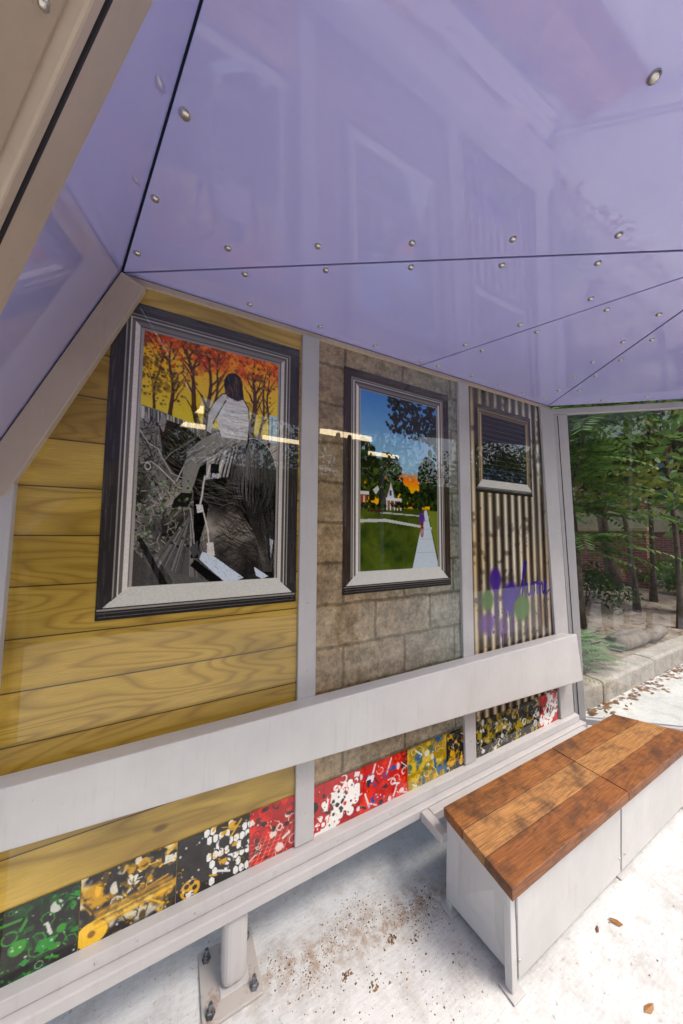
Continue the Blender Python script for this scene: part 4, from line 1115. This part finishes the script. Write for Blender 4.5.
# ------------------------------------------------------------------ foliage
def leaf_mesh(name, quads, mat):
    """quads: list of (p, dir, side, length, width, var) diamonds"""
    vs = []; fs = []; var = []
    for p, d, s_, L, w, va in quads:
        b = len(vs)
        vs += [p, p + d * L * .45 + s_ * w * .5, p + d * L, p + d * L * .45 - s_ * w * .5]
        fs.append((b, b + 1, b + 2, b + 3)); var += [va] * 4
    me = bpy.data.meshes.new(name); me.from_pydata([tuple(v) for v in vs], [], fs)
    at = me.attributes.new('Var', 'FLOAT', 'POINT'); at.data.foreach_set('value', var)
    me.materials.append(mat); me.update(); return me
def rv(r): return V((r.gauss(0, 1), r.gauss(0, 1), r.gauss(0, 1))).normalized()
def crown_quads(r, centres, n_per, L, spread=1.0):
    q = []
    for c, rad in centres:
        cv_ = r.uniform(.15, .75)
        for k in range(n_per):
            d = rv(r); p = c + V((d.x, d.y, d.z * .8)) * rad * r.random() ** .45
            dd = (rv(r) + V((0, 0, -.35))).normalized(); s_ = dd.cross(rv(r)).normalized()
            q.append((p, dd, s_, L * r.uniform(.7, 1.3), L * r.uniform(.4, .6), min(1, max(0, cv_ + r.gauss(0, .2)))))
    return q
def fronds(r, base_pts, L, leaflet, n_leaf, droop):
    q = []
    for p, d in base_pts:
        d = d.normalized(); pos = p.copy(); side = d.cross(V((0, 0, 1))).normalized(); va = r.uniform(.1, .9)
        for k in range(n_leaf):
            d = (d + V((0, 0, -droop))).normalized(); pos = pos + d * (L / n_leaf)
            ll = leaflet * (1 - .55 * k / n_leaf)
            for s_ in (-1, 1):
                dd = (side * s_ + d * .55 + V((0, 0, -.25 + r.uniform(-.15, .15)))).normalized()
                q.append((pos.copy(), dd, d.cross(dd).cross(dd).normalized(), ll, ll * .30, min(1, max(0, va + r.gauss(0, .13)))))
    return q
def trunk_mb(r, base, h, rad, lean=(0, 0), limbs=5, flare=1.5):
    mb = MB(); pts = []; rs = []; ends = []
    for k in range(9):
        t = k / 8; pts.append(V((base[0] + lean[0] * t + .05 * math.sin(t * 5 + base[0]), base[1] + lean[1] * t + .05 * math.cos(t * 4 + base[1]), base[2] - .05 + h * t)))
        rs.append(rad * (1 - .55 * t) * (1 + (flare - 1) * max(0, 1 - t * 7)))
    mb.tube(pts, rs, 10)
    for i in range(limbs):
        k = r.randint(4, 8); p = pts[k]; a = r.uniform(0, 6.28); L = h * r.uniform(.3, .5); q = [p]; d = V((math.cos(a), math.sin(a), .55))
        for g in range(4): d = (d + rv(r) * .25).normalized(); q.append(q[-1] + d * L / 4)
        mb.tube(q, [rs[k] * .55, rs[k] * .42, rs[k] * .3, rs[k] * .18, rs[k] * .08], 6); ends += q[2:]
    return mb, ends + [pts[-1]]
def tree(name, seed, base, h, rad, mat, label, cat, group=None, n_per=170, L=.13, cr=.8, lean=(0, 0), limbs=7, hang=0):
    r = random.Random(seed); e = empty(name, base); tag(e, label, cat, group)
    mb, ends = trunk_mb(r, base, h, rad, lean, limbs); mb.build('trunk', M['bark'], e, True, fix=False)
    cs = [(p + rv(r) * .2 + V((0, 0, -hang * r.random())), cr * r.uniform(.6, 1.2)) for p in ends]
    wrap('crown', leaf_mesh('crown', crown_quads(r, cs, n_per, L), mat), None, e)
    return e
def az(a, d):        # a: degrees from +y, d metres
    return (math.sin(R(a)) * d, math.cos(R(a)) * d)

# feathery young tree just outside the glass
r = random.Random(3); bx, by = az(64.2, 6.3); e = empty('feathery_tree', (bx, by, soil_z(bx, by)))
FEATHER = e; tag(e, 'young tree with long feathery drooping leaves beside the shelter corner', 'tree', 'trees behind the kerb')
mb, ends = trunk_mb(r, (bx, by, soil_z(bx, by)), 4.4, .075, (.1, .15), 11); mb.build('trunk', M['bark'], e, True, fix=False)
bp = []
for p in ends:
    for k in range(6): a = r.uniform(0, 6.28); bp.append((p + rv(r) * .15, V((math.cos(a), math.sin(a), r.uniform(-.1, .6)))))
for k in range(150):
    z = r.uniform(1.3, 4.6); a = r.uniform(0, 6.28); bp.append((V((bx + .1, by + .1, z)) + V((math.cos(a), math.sin(a), 0)) * r.uniform(0, .5), V((math.cos(a), math.sin(a), r.uniform(-.1, .5)))))
wrap('crown', leaf_mesh('crown', fronds(r, bp, .80, .24, 11, .06), M['leaf']), None, e)
# trees and bushes behind the kerb
bx, by = az(77.4, 8.9); tree('shade_tree', 12, (bx, by, soil_z(bx, by)), 6.5, .24, M['leaf_y'], 'thick trunked tree with yellow green leaves right of the glass', 'tree', 'trees behind the kerb', 150, .17, 1.0, (.3, .6), 9, 1.6)
bx, by = az(68.5, 11.0); tree('shade_tree', 14, (bx, by, soil_z(bx, by)), 6.0, .13, M['leaf_d'], 'slim dark tree in front of the brick building', 'tree', 'trees behind the kerb', 170, .19, 1.0, (-.4, .3), 9, 1.2)
bx, by = az(72.0, 9.8); tree('shade_tree', 19, (bx, by, soil_z(bx, by)), 5.6, .05, M['leaf'], 'thin green tree between the dark tree and the thick trunk', 'tree', 'trees behind the kerb', 120, .17, .8, (.2, -.2), 8, 1.0)
bx, by = az(60, 9.5); tree('shade_tree', 23, (bx, by, soil_z(bx, by)), 6.5, .16, M['leaf_d'], 'dark leafy tree hidden behind the shelter corner post', 'tree', 'trees behind the kerb', 160, .18, 1.1, (.2, .3), 9, 1.2)
bx, by = az(70.3, 8.2); tree('shade_tree', 27, (bx, by, soil_z(bx, by)), 4.6, .045, M['leaf_y'], 'small leafy tree with bright yellow green leaves low behind the glass', 'tree', 'trees behind the kerb', 70, .15, .65, (.1, .2), 10, 1.5)
bx, by = az(74.3, 7.4); tree('shade_tree', 29, (bx, by, soil_z(bx, by)), 4.8, .04, M['leaf'], 'slender sapling with broad green leaves near the right edge', 'tree', 'trees behind the kerb', 60, .17, .6, (.2, .1), 9, 1.2)
def bush(seed, a, d, n, rad, mat, label, L=.10):
    r = random.Random(seed); bx, by = az(a, d); z0 = soil_z(bx, by); e = empty('bush', (bx, by, z0)); tag(e, label, 'bush', 'bushes in the planting bed')
    mb = MB()
    for k in range(5):
        a_ = r.uniform(0, 6.28); mb.tube([(bx, by, z0 - .05), (bx + .3 * rad * math.cos(a_), by + .3 * rad * math.sin(a_), z0 + rad * .7)], [.015, .006], 5)
    mb.build('stem', M['bark'], e, fix=False)
    cs = [(V((bx + r.gauss(0, rad * .5), by + r.gauss(0, rad * .5), z0 + rad * r.uniform(.35, 1.0))), rad * r.uniform(.3, .55)) for k in range(n)]
    wrap('foliage', leaf_mesh('foliage', crown_quads(r, cs, 110, L), mat), None, e)
bush(31, 65.2, 8.0, 10, .75, M['leaf_d'], 'dark green bush left of the bed behind the glass')
bush(32, 74.8, 11.0, 12, .8, M['leaf'], 'green bush at the foot of the brick building')
bush(33, 71.5, 12.2, 10, .7, M['leaf_y'], 'yellow green bush before the brick wall')
# tall unseen hedge plants added behind the picture wall to block the sky
for i, (hx, hy) in enumerate(((-2.6, 2.7), (-1.3, 2.9), (0.1, 2.7), (1.4, 2.9))):
    r = random.Random(60 + i); z0 = soil_z(hx, hy); e = empty('unseen_shrub', (hx, hy, z0)); tag(e, 'tall dense evergreen hedge shrub added unseen behind the picture wall to block the sky, %s from its left end' % ('first', 'second', 'third', 'fourth')[i], 'shrub', 'unseen hedge blocking the sky')
    mb = MB()
    for k in range(4): mb.tube([(hx + .1 * k - .2, hy, z0 - .05), (hx + .2 * k - .3, hy + r.uniform(-.2, .2), z0 + 2.6)], [.03, .012], 6)
    mb.build('stem', M['bark'], e, fix=False)
    cs = [(V((hx + r.uniform(-.75, .75), hy + r.uniform(-.4, .4), z0 + .15 + 3.2 * k / 40)), r.uniform(.35, .5)) for k in range(41)]
    wrap('foliage', leaf_mesh('foliage', crown_quads(r, cs, 90, .14), M['leaf_d']), None, e)
# low conifer with flat feathery branches over the kerb
r = random.Random(8); e = empty('spreading_conifer', (3.55, 2.15, .17)); tag(e, 'low conifer with flat blue green sprays hanging over the kerb', 'shrub')
bp = []; mb = MB()
for k in range(110):
    a = r.uniform(-2.2, 1.1); el = r.uniform(-.05, .55); p = V((3.55, 2.15, .20)) + V((r.gauss(0, .18), r.gauss(0, .14), r.uniform(0, .34)))
    d = V((math.cos(a), math.sin(a) * .8, el)); bp.append((p, d)); mb.tube([p, p + d.normalized() * .3], [.006, .004], 4)
for k in range(120):
    a = r.uniform(-.9, .35); p = V((3.65 + r.uniform(0, .5), 2.0 + r.uniform(-.12, .35), .28 + r.uniform(0, .25))); d = V((math.cos(a), math.sin(a), r.uniform(-.05, .25))); bp.append((p, d)); mb.tube([V((3.55, 2.15, .2)), p, p + d.normalized() * .25], [.008, .006, .003], 4)
mb.build('stem', M['bark'], e, fix=False)
wrap('foliage', leaf_mesh('foliage', fronds(r, bp, .48, .085, 14, .03), M['fern']), None, e)
# log lying along the kerb
e = empty('log', (5.5, 1.98, .2)); tag(e, 'short weathered log lying on the soil along the kerb', 'log')
mb = MB(); mb.tube([(4.98 + k * .2, 1.97 + .012 * math.sin(k * 2), .25 + .01 * math.cos(k * 3)) for k in range(8)], [.085, .095, .092, .098, .09, .095, .088, .08], 12); mb.build('stem', M['log'], e, True)
mb = MB(); mb.tube([(5.2, 2.13, .24), (5.7, 2.16, .25), (6.3, 2.12, .24)], [.05, .06, .045], 8); b2 = mb.build('branch', M['log'], e, True)

# ------------------------------------------------------------------ brick building behind the trees
bd_e = empty('brick_building', (15.0, 7.0, .6)); tag(bd_e, 'red brick building with cream bands and dark windows behind the trees', 'building')
X0 = 14.6
mb = MB(); mb.box((X0, -3, -.1), (X0 + 8, 20, 9)); mb.build('wall', M['brick'], bd_e)
for z0, z1 in ((1.75, 2.55), (4.7, 5.3)):
    mb = MB(); mb.box((X0 - .09, -3.05, z0), (X0 - .003, 20, z1)); mb.build('band', M['cream'], bd_e)
for yw in (-1.2, 1.0, 3.2, 5.2, 7.2, 9.4, 11.6):
    for z0, z1 in ((2.7, 4.4), (5.6, 7.4)):
        mb = MB(); mb.box((X0 - .07, yw, z0), (X0 - .004, yw + 1.2, z1)); w_ = mb.build('window', M['cream'], bd_e)
        for s_ in (0, 1):
            mb = MB(); mb.box((X0 - .078, yw + .08 + s_ * .54, z0 + .08), (X0 - .071, yw + .08 + s_ * .54 + .5, z1 - .08)); mb.build('pane', M['pane'], w_)
for yd in (2.35, 6.55):
    mb = MB(); mb.box((X0 - .8, yd, .2), (X0 - .6, yd + .2, 4.75)); mb.build('column', M['cream'], bd_e)
mb = MB(); mb.box((X0 - 1.1, 1.8, 4.75), (X0 - .095, 7.4, 4.95)); mb.build('porch_roof', M['timber'], bd_e)
mb = MB(); mb.box((X0 - .9, -3.2, 8.9), (X0 + 8.4, 20.3, 9.2)); mb.build('roof', M['roofing'], bd_e)
# low brick garden wall in front of it
bx, by = az(66.3, 12.2)
e = empty('garden_wall', (bx, by, .5)); tag(e, 'low red brick garden wall with pale coping in front of the building', 'wall')
mb = MB(); mb.box((bx - .12, by - 1.3, .2), (bx + .12, by + 1.5, 1.75)); mb.build('wall', M['brick'], e)
mb = MB(); mb.box((bx - .17, by - 1.35, 1.752), (bx + .17, by + 1.55, 1.85)); mb.build('coping', M['cream'], e, bevel=.01)

# ------------------------------------------------------------------ across the road: what the glossy panels mirror
pv = empty('pavilion', (2, -13, 0)); tag(pv, 'brick pavilion with open porch across the road, seen only as a reflection', 'building')
mb = MB(); mb.box((-16, -16, -.06), (60, -13.2, 4.2)); mb.build('wall', M['brick'], pv)
mb = MB(); mb.box((-16.5, -16.4, 4.202), (60.5, -11.2, 4.5)); mb.build('roof', M['roofing'], pv)
for k in range(16):
    mb = MB(); mb.box((-15 + k * 4.6, -11.6, -.06), (-14.75 + k * 4.6, -11.35, 4.2)); mb.build('column', M['cream'], pv)
for k in range(15):
    mb = MB(); mb.box((-13.6 + k * 4.6, -13.21, .9), (-11.6 + k * 4.6, -13.16, 2.8)); w_ = mb.build('window', M['cream'], pv)
    mb = MB(); mb.box((-13.5 + k * 4.6, -13.155, 1.0), (-11.7 + k * 4.6, -13.15, 2.7)); mb.build('pane', M['pane'], w_)
# lit light boxes on masts at the far pavement edge, mirrored as warm bars in the picture wall
YL = -5.0
for (x0, x1, z, hgt) in ((-1.12, .45, 4.34, .17), (3.35, 5.0, 4.34, .15), (-1.45, .50, 3.98, .10), (1.80, 2.80, 3.95, .10), (4.9, 6.0, 3.95, .10)):
    e = empty('light_box', ((x0 + x1) / 2, YL, 0))
    far = 'upper' if z > 4.2 else 'lower'
    tag(e, 'lit warm white light box, mirrored %s bar %s' % (far, {-1.12: 'on the rider picture', 3.35: 'on the street picture', -1.45: 'across the rider frame', 1.80: 'beside the rider picture', 4.9: 'in the street sky'}[x0]), 'lamp', 'light boxes across the road')
    mb = MB(); mb.box((x0 - .02, YL - .06, z - .03), (x1 + .02, YL - .002, z + hgt + .03)); mb.build('housing', M['paint'], e)
    mb = MB(); mb.box((x0, YL, z), (x1, YL + .02, z + hgt)); mb.build('diffuser', M['lamp'], e)
    mb = MB(); mb.box(((x0 + x1) / 2 - .04, YL - .16, -.05), ((x0 + x1) / 2 + .04, YL - .061, z + hgt)); mb.build('mast', M['paint'], e)
spots = [(-3.1, -6.3, .85, 'leaf'), (-1.6, -10.3, 1.0, 'leaf_y'), (2.6, -9.8, .95, 'leaf'), (5.2, -7.4, .8, 'leaf_y'), (8.8, -10.0, 1.0, 'leaf_d'), (-8.4, -10.2, 1.1, 'leaf_d'), (13.0, -8.2, 1.0, 'leaf'), (17.5, -9.4, 1.1, 'leaf_d'), (23.0, -9.0, 1.2, 'leaf')]
ords = ['second', 'third', 'fourth', 'fifth', 'sixth', 'first', 'seventh', 'eighth', 'ninth']
src = {}
for (tx, ty, sc, mt), od in zip(spots, ords):
    if mt not in src:
        src[mt] = tree('street_tree', 41 + len(src), (0, 0, 0), 6.2, .15, M[mt], 'x', 'tree', 'trees across the road', 150, .2, 1.2, (.3, .2), 10, 1.4); e = src[mt]
    else:
        s0 = src[mt]; e = s0.copy(); col.objects.link(e)
        for ch in s0.children: c_ = ch.copy(); col.objects.link(c_); c_.parent = e
    e.location = (tx, ty, -.06); e.scale = (sc, sc, sc); e.rotation_euler = (0, 0, tx)
    e['label'] = 'leafy street tree across the road, %s from the left' % od

# ------------------------------------------------------------------ bystander in front of the shelter, mirrored in the glass side
def skin_mesh(name, joints, edges, mat, parent, sub=2):
    names = list(joints); me = bpy.data.meshes.new(name)
    me.from_pydata([joints[n][0] for n in names], [(names.index(a), names.index(b)) for a, b in edges], [])
    o = bpy.data.objects.new(name, me); col.objects.link(o); o.parent = parent
    o.modifiers.new('skin', 'SKIN')
    for i, n in enumerate(names):
        d = me.skin_vertices[0].data[i]; rr_ = joints[n][1]
        d.radius = rr_ if isinstance(rr_, tuple) else (rr_, rr_); d.use_root = (i == 0)
    sb = o.modifiers.new('sub', 'SUBSURF'); sb.levels = sub; sb.render_levels = sub
    me.materials.append(mat)
    return o
def person(loc, rz, label):
    e = empty('person', loc); e.rotation_euler = (0, 0, rz); tag(e, label, 'person')
    J = {'pelvis': ((0, 0, .96), (.15, .11)), 'spine': ((0, .0, 1.14), (.135, .10)), 'chest': ((0, .0, 1.33), (.165, .115)), 'neck0': ((0, -.005, 1.46), .07), 'neck': ((0, .005, 1.52), .056),
         'jaw': ((0, .03, 1.575), (.062, .072)), 'skull': ((0, .015, 1.66), (.078, .096)), 'crown': ((0, .005, 1.725), (.055, .07))}
    E_ = [('pelvis', 'spine'), ('spine', 'chest'), ('chest', 'neck0'), ('neck0', 'neck'), ('neck', 'jaw'), ('jaw', 'skull'), ('skull', 'crown')]
    for s_, t in ((-1, 'l'), (1, 'r')):
        J.update({'hip' + t: ((s_ * .095, 0, .90), .092), 'thigh' + t: ((s_ * .11, .012, .70), .082), 'knee' + t: ((s_ * .125, .02, .50), .058), 'calf' + t: ((s_ * .135, -.012, .34), .056), 'ankle' + t: ((s_ * .145, -.02, .09), .038), 'ball' + t: ((s_ * .155, .09, .04), .036), 'toe' + t: ((s_ * .16, .16, .03), .026),
                  'shoulder' + t: ((s_ * .185, -.005, 1.41), .068), 'arm' + t: ((s_ * .225, -.01, 1.28), .054), 'elbow' + t: ((s_ * .255, .0, 1.13), .043), 'fore' + t: ((s_ * .25, .07, 1.05), .042), 'wrist' + t: ((s_ * .235, .15, .985), .028), 'palm' + t: ((s_ * .228, .20, .945), (.034, .02))})
        E_ += [('pelvis', 'hip' + t), ('hip' + t, 'thigh' + t), ('thigh' + t, 'knee' + t), ('knee' + t, 'calf' + t), ('calf' + t, 'ankle' + t), ('ankle' + t, 'ball' + t), ('ball' + t, 'toe' + t), ('chest', 'shoulder' + t), ('shoulder' + t, 'arm' + t), ('arm' + t, 'elbow' + t), ('elbow' + t, 'fore' + t), ('fore' + t, 'wrist' + t), ('wrist' + t, 'palm' + t)]
        for i, (dx, L) in enumerate(((-.026, .062), (-.009, .075), (.009, .08), (.026, .07))):
            b = V((s_ * (.228 + dx * .9), .215, .935)); J['f%d%s' % (i, t)] = (tuple(b), .0095); J['g%d%s' % (i, t)] = (tuple(b + V((0, L * .5, -L * .35))), .0085); J['h%d%s' % (i, t)] = (tuple(b + V((0, L * .7, -L * .95))), .0075)
            E_ += [('palm' + t, 'f%d%s' % (i, t)), ('f%d%s' % (i, t), 'g%d%s' % (i, t)), ('g%d%s' % (i, t), 'h%d%s' % (i, t))]
        J['t0' + t] = ((s_ * .192, .185, .955), .011); J['t1' + t] = ((s_ * .176, .215, .935), .009); E_ += [('palm' + t, 't0' + t), ('t0' + t, 't1' + t)]
    skin_mesh('body', J, E_, M['skin'], e)
    def grow(keys, d): return {k: (J[k][0], tuple(x + d for x in J[k][1]) if isinstance(J[k][1], tuple) else J[k][1] + d) for k in keys}
    def sub(keys): return [(a, b) for a, b in E_ if a in keys and b in keys]
    k = ['chest', 'spine', 'pelvis', 'neck0'] + [n + t for t in 'lr' for n in ('shoulder', 'arm', 'elbow', 'fore')]
    jk = grow(k, .02)
    for t in 'lr': jk['cuff' + t] = (tuple(V(J['fore' + t][0]).lerp(V(J['wrist' + t][0]), .75)), .05)
    skin_mesh('jacket', jk, sub(k) + [('fore' + t, 'cuff' + t) for t in 'lr'], M['jacket'], e)
    k = ['pelvis'] + [n + t for t in 'lr' for n in ('hip', 'thigh', 'knee', 'calf')]; jk = grow(k, .016)
    for t in 'lr': jk['hem' + t] = ((J['ankle' + t][0][0], -.015, .10), .066)
    skin_mesh('trousers', jk, sub(k) + [('calf' + t, 'hem' + t) for t in 'lr'], M['trousers'], e)
    for t in 'lr':
        k = ['ankle' + t, 'ball' + t, 'toe' + t]; skin_mesh('shoe', grow(k, .016), sub(k), M['shoe'], e)
    mb = MB(); mb.lathe((0, -.012, 1.615), (0, -.12, 1), [(0, .082), (.03, .098), (.07, .102), (.11, .090), (.14, .06), (.155, .02)], 18); mb.build('hair', M['hair'], e, True).location = (0, 0, 0)
    for s_ in (-1, 1):
        mb = MB(); mb.lathe((s_ * .032, .093, 1.645), (0, 1, 0), [(0, .012), (.006, .010), (.010, .004)], 10); mb.build('eye', M['shoe'], e, True).location = (0, 0, 0)
        mb = MB(); mb.tube([(s_ * .082, .0, 1.615), (s_ * .092, -.008, 1.64), (s_ * .088, -.006, 1.67)], [.008, .013, .009], 8); mb.build('ear', M['skin'], e, True).location = (0, 0, 0)
    mb = MB(); mb.tube([(0, .108, 1.655), (0, .124, 1.622), (0, .108, 1.608)], [.007, .014, .009], 8); mb.build('nose', M['skin'], e, True).location = (0, 0, 0)
    mb = MB(); mb.tube([(-.024, .098, 1.582), (0, .104, 1.58), (.024, .098, 1.582)], [.003, .006, .003], 6); mb.build('mouth', M['lip'], e, True).location = (0, 0, 0)
M['skin'] = rock('skin', (0.42, 0.25, 0.18), (0.50, 0.31, 0.23), 12, 0.5, 0.05, 0.001); M['lip'] = NT('lip').set((0.36, 0.14, 0.12), 0.45)
M['jacket'] = rock('dark_green_cloth', (0.02, 0.028, 0.022), (0.04, 0.05, 0.04), 20, 0.9, 0.3, 0.003); M['trousers'] = rock('dark_brown_cloth', (0.03, 0.022, 0.016), (0.06, 0.045, 0.032), 20, 0.9, 0.3, 0.003)
M['shoe'] = NT('dark_shoe').set((0.02, 0.018, 0.016), 0.5); M['hair'] = rock('dark_hair', (0.02, 0.014, 0.01), (0.05, 0.035, 0.025), 40, 0.6, 0.5, 0.004)
person((2.30, -1.60, 0), R(-25), 'person in dark jacket and brown trousers standing on the pavement, mirrored in the glass')
for i, (sx, sy) in enumerate(((2.55, -2.35), (2.80, -2.37), (3.05, -2.55))):
    e = empty('slim_post', (sx, sy, 0)); tag(e, 'slim dark street post mirrored in the glass side, %s of three' % ('leftmost', 'middle', 'rightmost')[i], 'post', 'slim posts mirrored in the glass')
    mb = MB(); mb.tube([(sx, sy, .001), (sx, sy, 3.4)], [.038, .034], 10); mb.build('shaft', M['timber'], e, True)
    mb = MB(); mb.lathe((sx, sy, .001), (0, 0, 1), [(0, .08), (.02, .08), (.03, .05), (.06, .046)], 14); mb.build('base_collar', M['timber'], e, True)
    mb = MB(); mb.lathe((sx, sy, 3.4), (0, 0, 1), [(0, .042), (.03, .046), (.07, .03), (.08, .008)], 12); mb.build('cap', M['timber'], e, True)

# ------------------------------------------------------------------ litter on the pavement
def scatter_leaves(name, pts, s0, s1, mat, seed):
    r = random.Random(seed); vs = []; fs = []; var = []
    for (x, y, z) in pts:
        a = r.uniform(0, 6.28); L = r.uniform(s0, s1); w = L * r.uniform(.35, .6); b = len(vs); va = r.random(); ti = r.uniform(-.4, .4)
        ca, sa = math.cos(a), math.sin(a)
        for (u, v, h) in ((-.5, 0, .1), (-.15, .5, .0), (.25, .38, .05), (.5, 0, .22), (.25, -.38, .05), (-.15, -.5, .0), (0, 0, .12)):
            vs.append((x + (u * ca * L - v * sa * w), y + (u * sa * L + v * ca * w), z + .001 + abs(h * L * .6) + max(0, ti * v * w * .6)))
        fs += [(b + 6, b + i, b + (i + 1) % 6) for i in range(6)]; var += [va] * 7
    me = bpy.data.meshes.new(name); me.from_pydata(vs, [], fs)
    at = me.attributes.new('Var', 'FLOAT', 'POINT'); at.data.foreach_set('value', var); me.update()
    return wrap(name, me, mat)
r = random.Random(77)
pts = [(r.uniform(2.7, 9), 1.61 - abs(r.gauss(0, .07)), r.uniform(0, .012)) for k in range(420)]
tag(scatter_leaves('leaf_litter', pts, .03, .07, M['dead'], 1), 'drift of brown fallen leaves along the foot of the kerb', 'leaves', kind='stuff')
pts = []
for k in range(1700):
    x = r.uniform(2.5, 13); y = 1.9 + abs(r.gauss(0, 3.0)); pts.append((x, y, soil_z(x, y) + .004))
tag(scatter_leaves('bed_litter', pts, .05, .11, M['dead'], 2), 'brown fallen leaves scattered over the planting bed', 'leaves', kind='stuff')
# grit and bark crumbs by the base plate and the bench
vs = []; fs = []; var = []
def crumb(x, y, s_):
    b = len(vs); a = r.uniform(0, 6.28); va = r.random()
    for k in range(4): vs.append((x + s_ * math.cos(a + k * 1.57) * r.uniform(.6, 1.2), y + s_ * math.sin(a + k * 1.57) * r.uniform(.4, 1), .0006))
    vs.append((x, y, s_ * r.uniform(.5, .9))); fs.extend([(b, b + 1, b + 4), (b + 1, b + 2, b + 4), (b + 2, b + 3, b + 4), (b + 3, b, b + 4)]); var.extend([va] * 5)
for k in range(900):
    t = r.random(); x = .36 + t * .74; y = 1.27 - .08 * t + r.gauss(0, .035) - .05 * math.sin(t * 9); crumb(x, y, abs(r.gauss(.0012, .0016)) + .0006)
for k in range(500): crumb(r.uniform(.35, 1.1), r.uniform(.85, 1.22), abs(r.gauss(.001, .0018)) + .0006)
for cx, cy in ((.55, .99), (.84, 1.13), (.93, 1.09), (.62, 1.12), (.70, 1.05), (.52, .96)):
    for k in range(26): crumb(cx + r.gauss(0, .012), cy + r.gauss(0, .01), abs(r.gauss(.003, .002)) + .001)
for k in range(260): crumb(r.uniform(1.3, 3.6), r.uniform(.1, .75), abs(r.gauss(.0015, .002)) + .0006)
me = bpy.data.meshes.new('grit'); me.from_pydata(vs, [], fs); at = me.attributes.new('Var', 'FLOAT', 'POINT'); at.data.foreach_set('value', var)
M['grit'] = leaf_mat('bark_crumbs', (0.09, 0.055, 0.035), (0.46, 0.31, 0.17))
tag(wrap('grit', me, M['grit']), 'bark crumbs and sand on the pavement beside the bench', 'grit', kind='stuff')
# single leaves one can pick out in front of the bench
for (x, y, s_, lb) in ((1.72, .73, .05, 'orange brown leaf at the joint of the bench front panels'), (1.52, .56, .05, 'dark curled leaf on the pavement before the bench'), (1.45, .50, .04, 'pale brown leaf nearest the dark curled leaf'),
                       (1.62, .755, .03, 'small dark leaf under the bench front'), (1.95, .50, .035, 'small orange leaf on the pale pavement right of the bench'), (2.15, .57, .06, 'thin straw coloured leaf on the pavement at right'), (1.30, .52, .035, 'small brown leaf in front of the bench foot')):
    o = scatter_leaves('fallen_leaf', [(x, y, .001)], s_, s_ * 1.05, M['dead'], int(x * 100)); tag(o, lb, 'leaf', 'single leaves on the pavement')
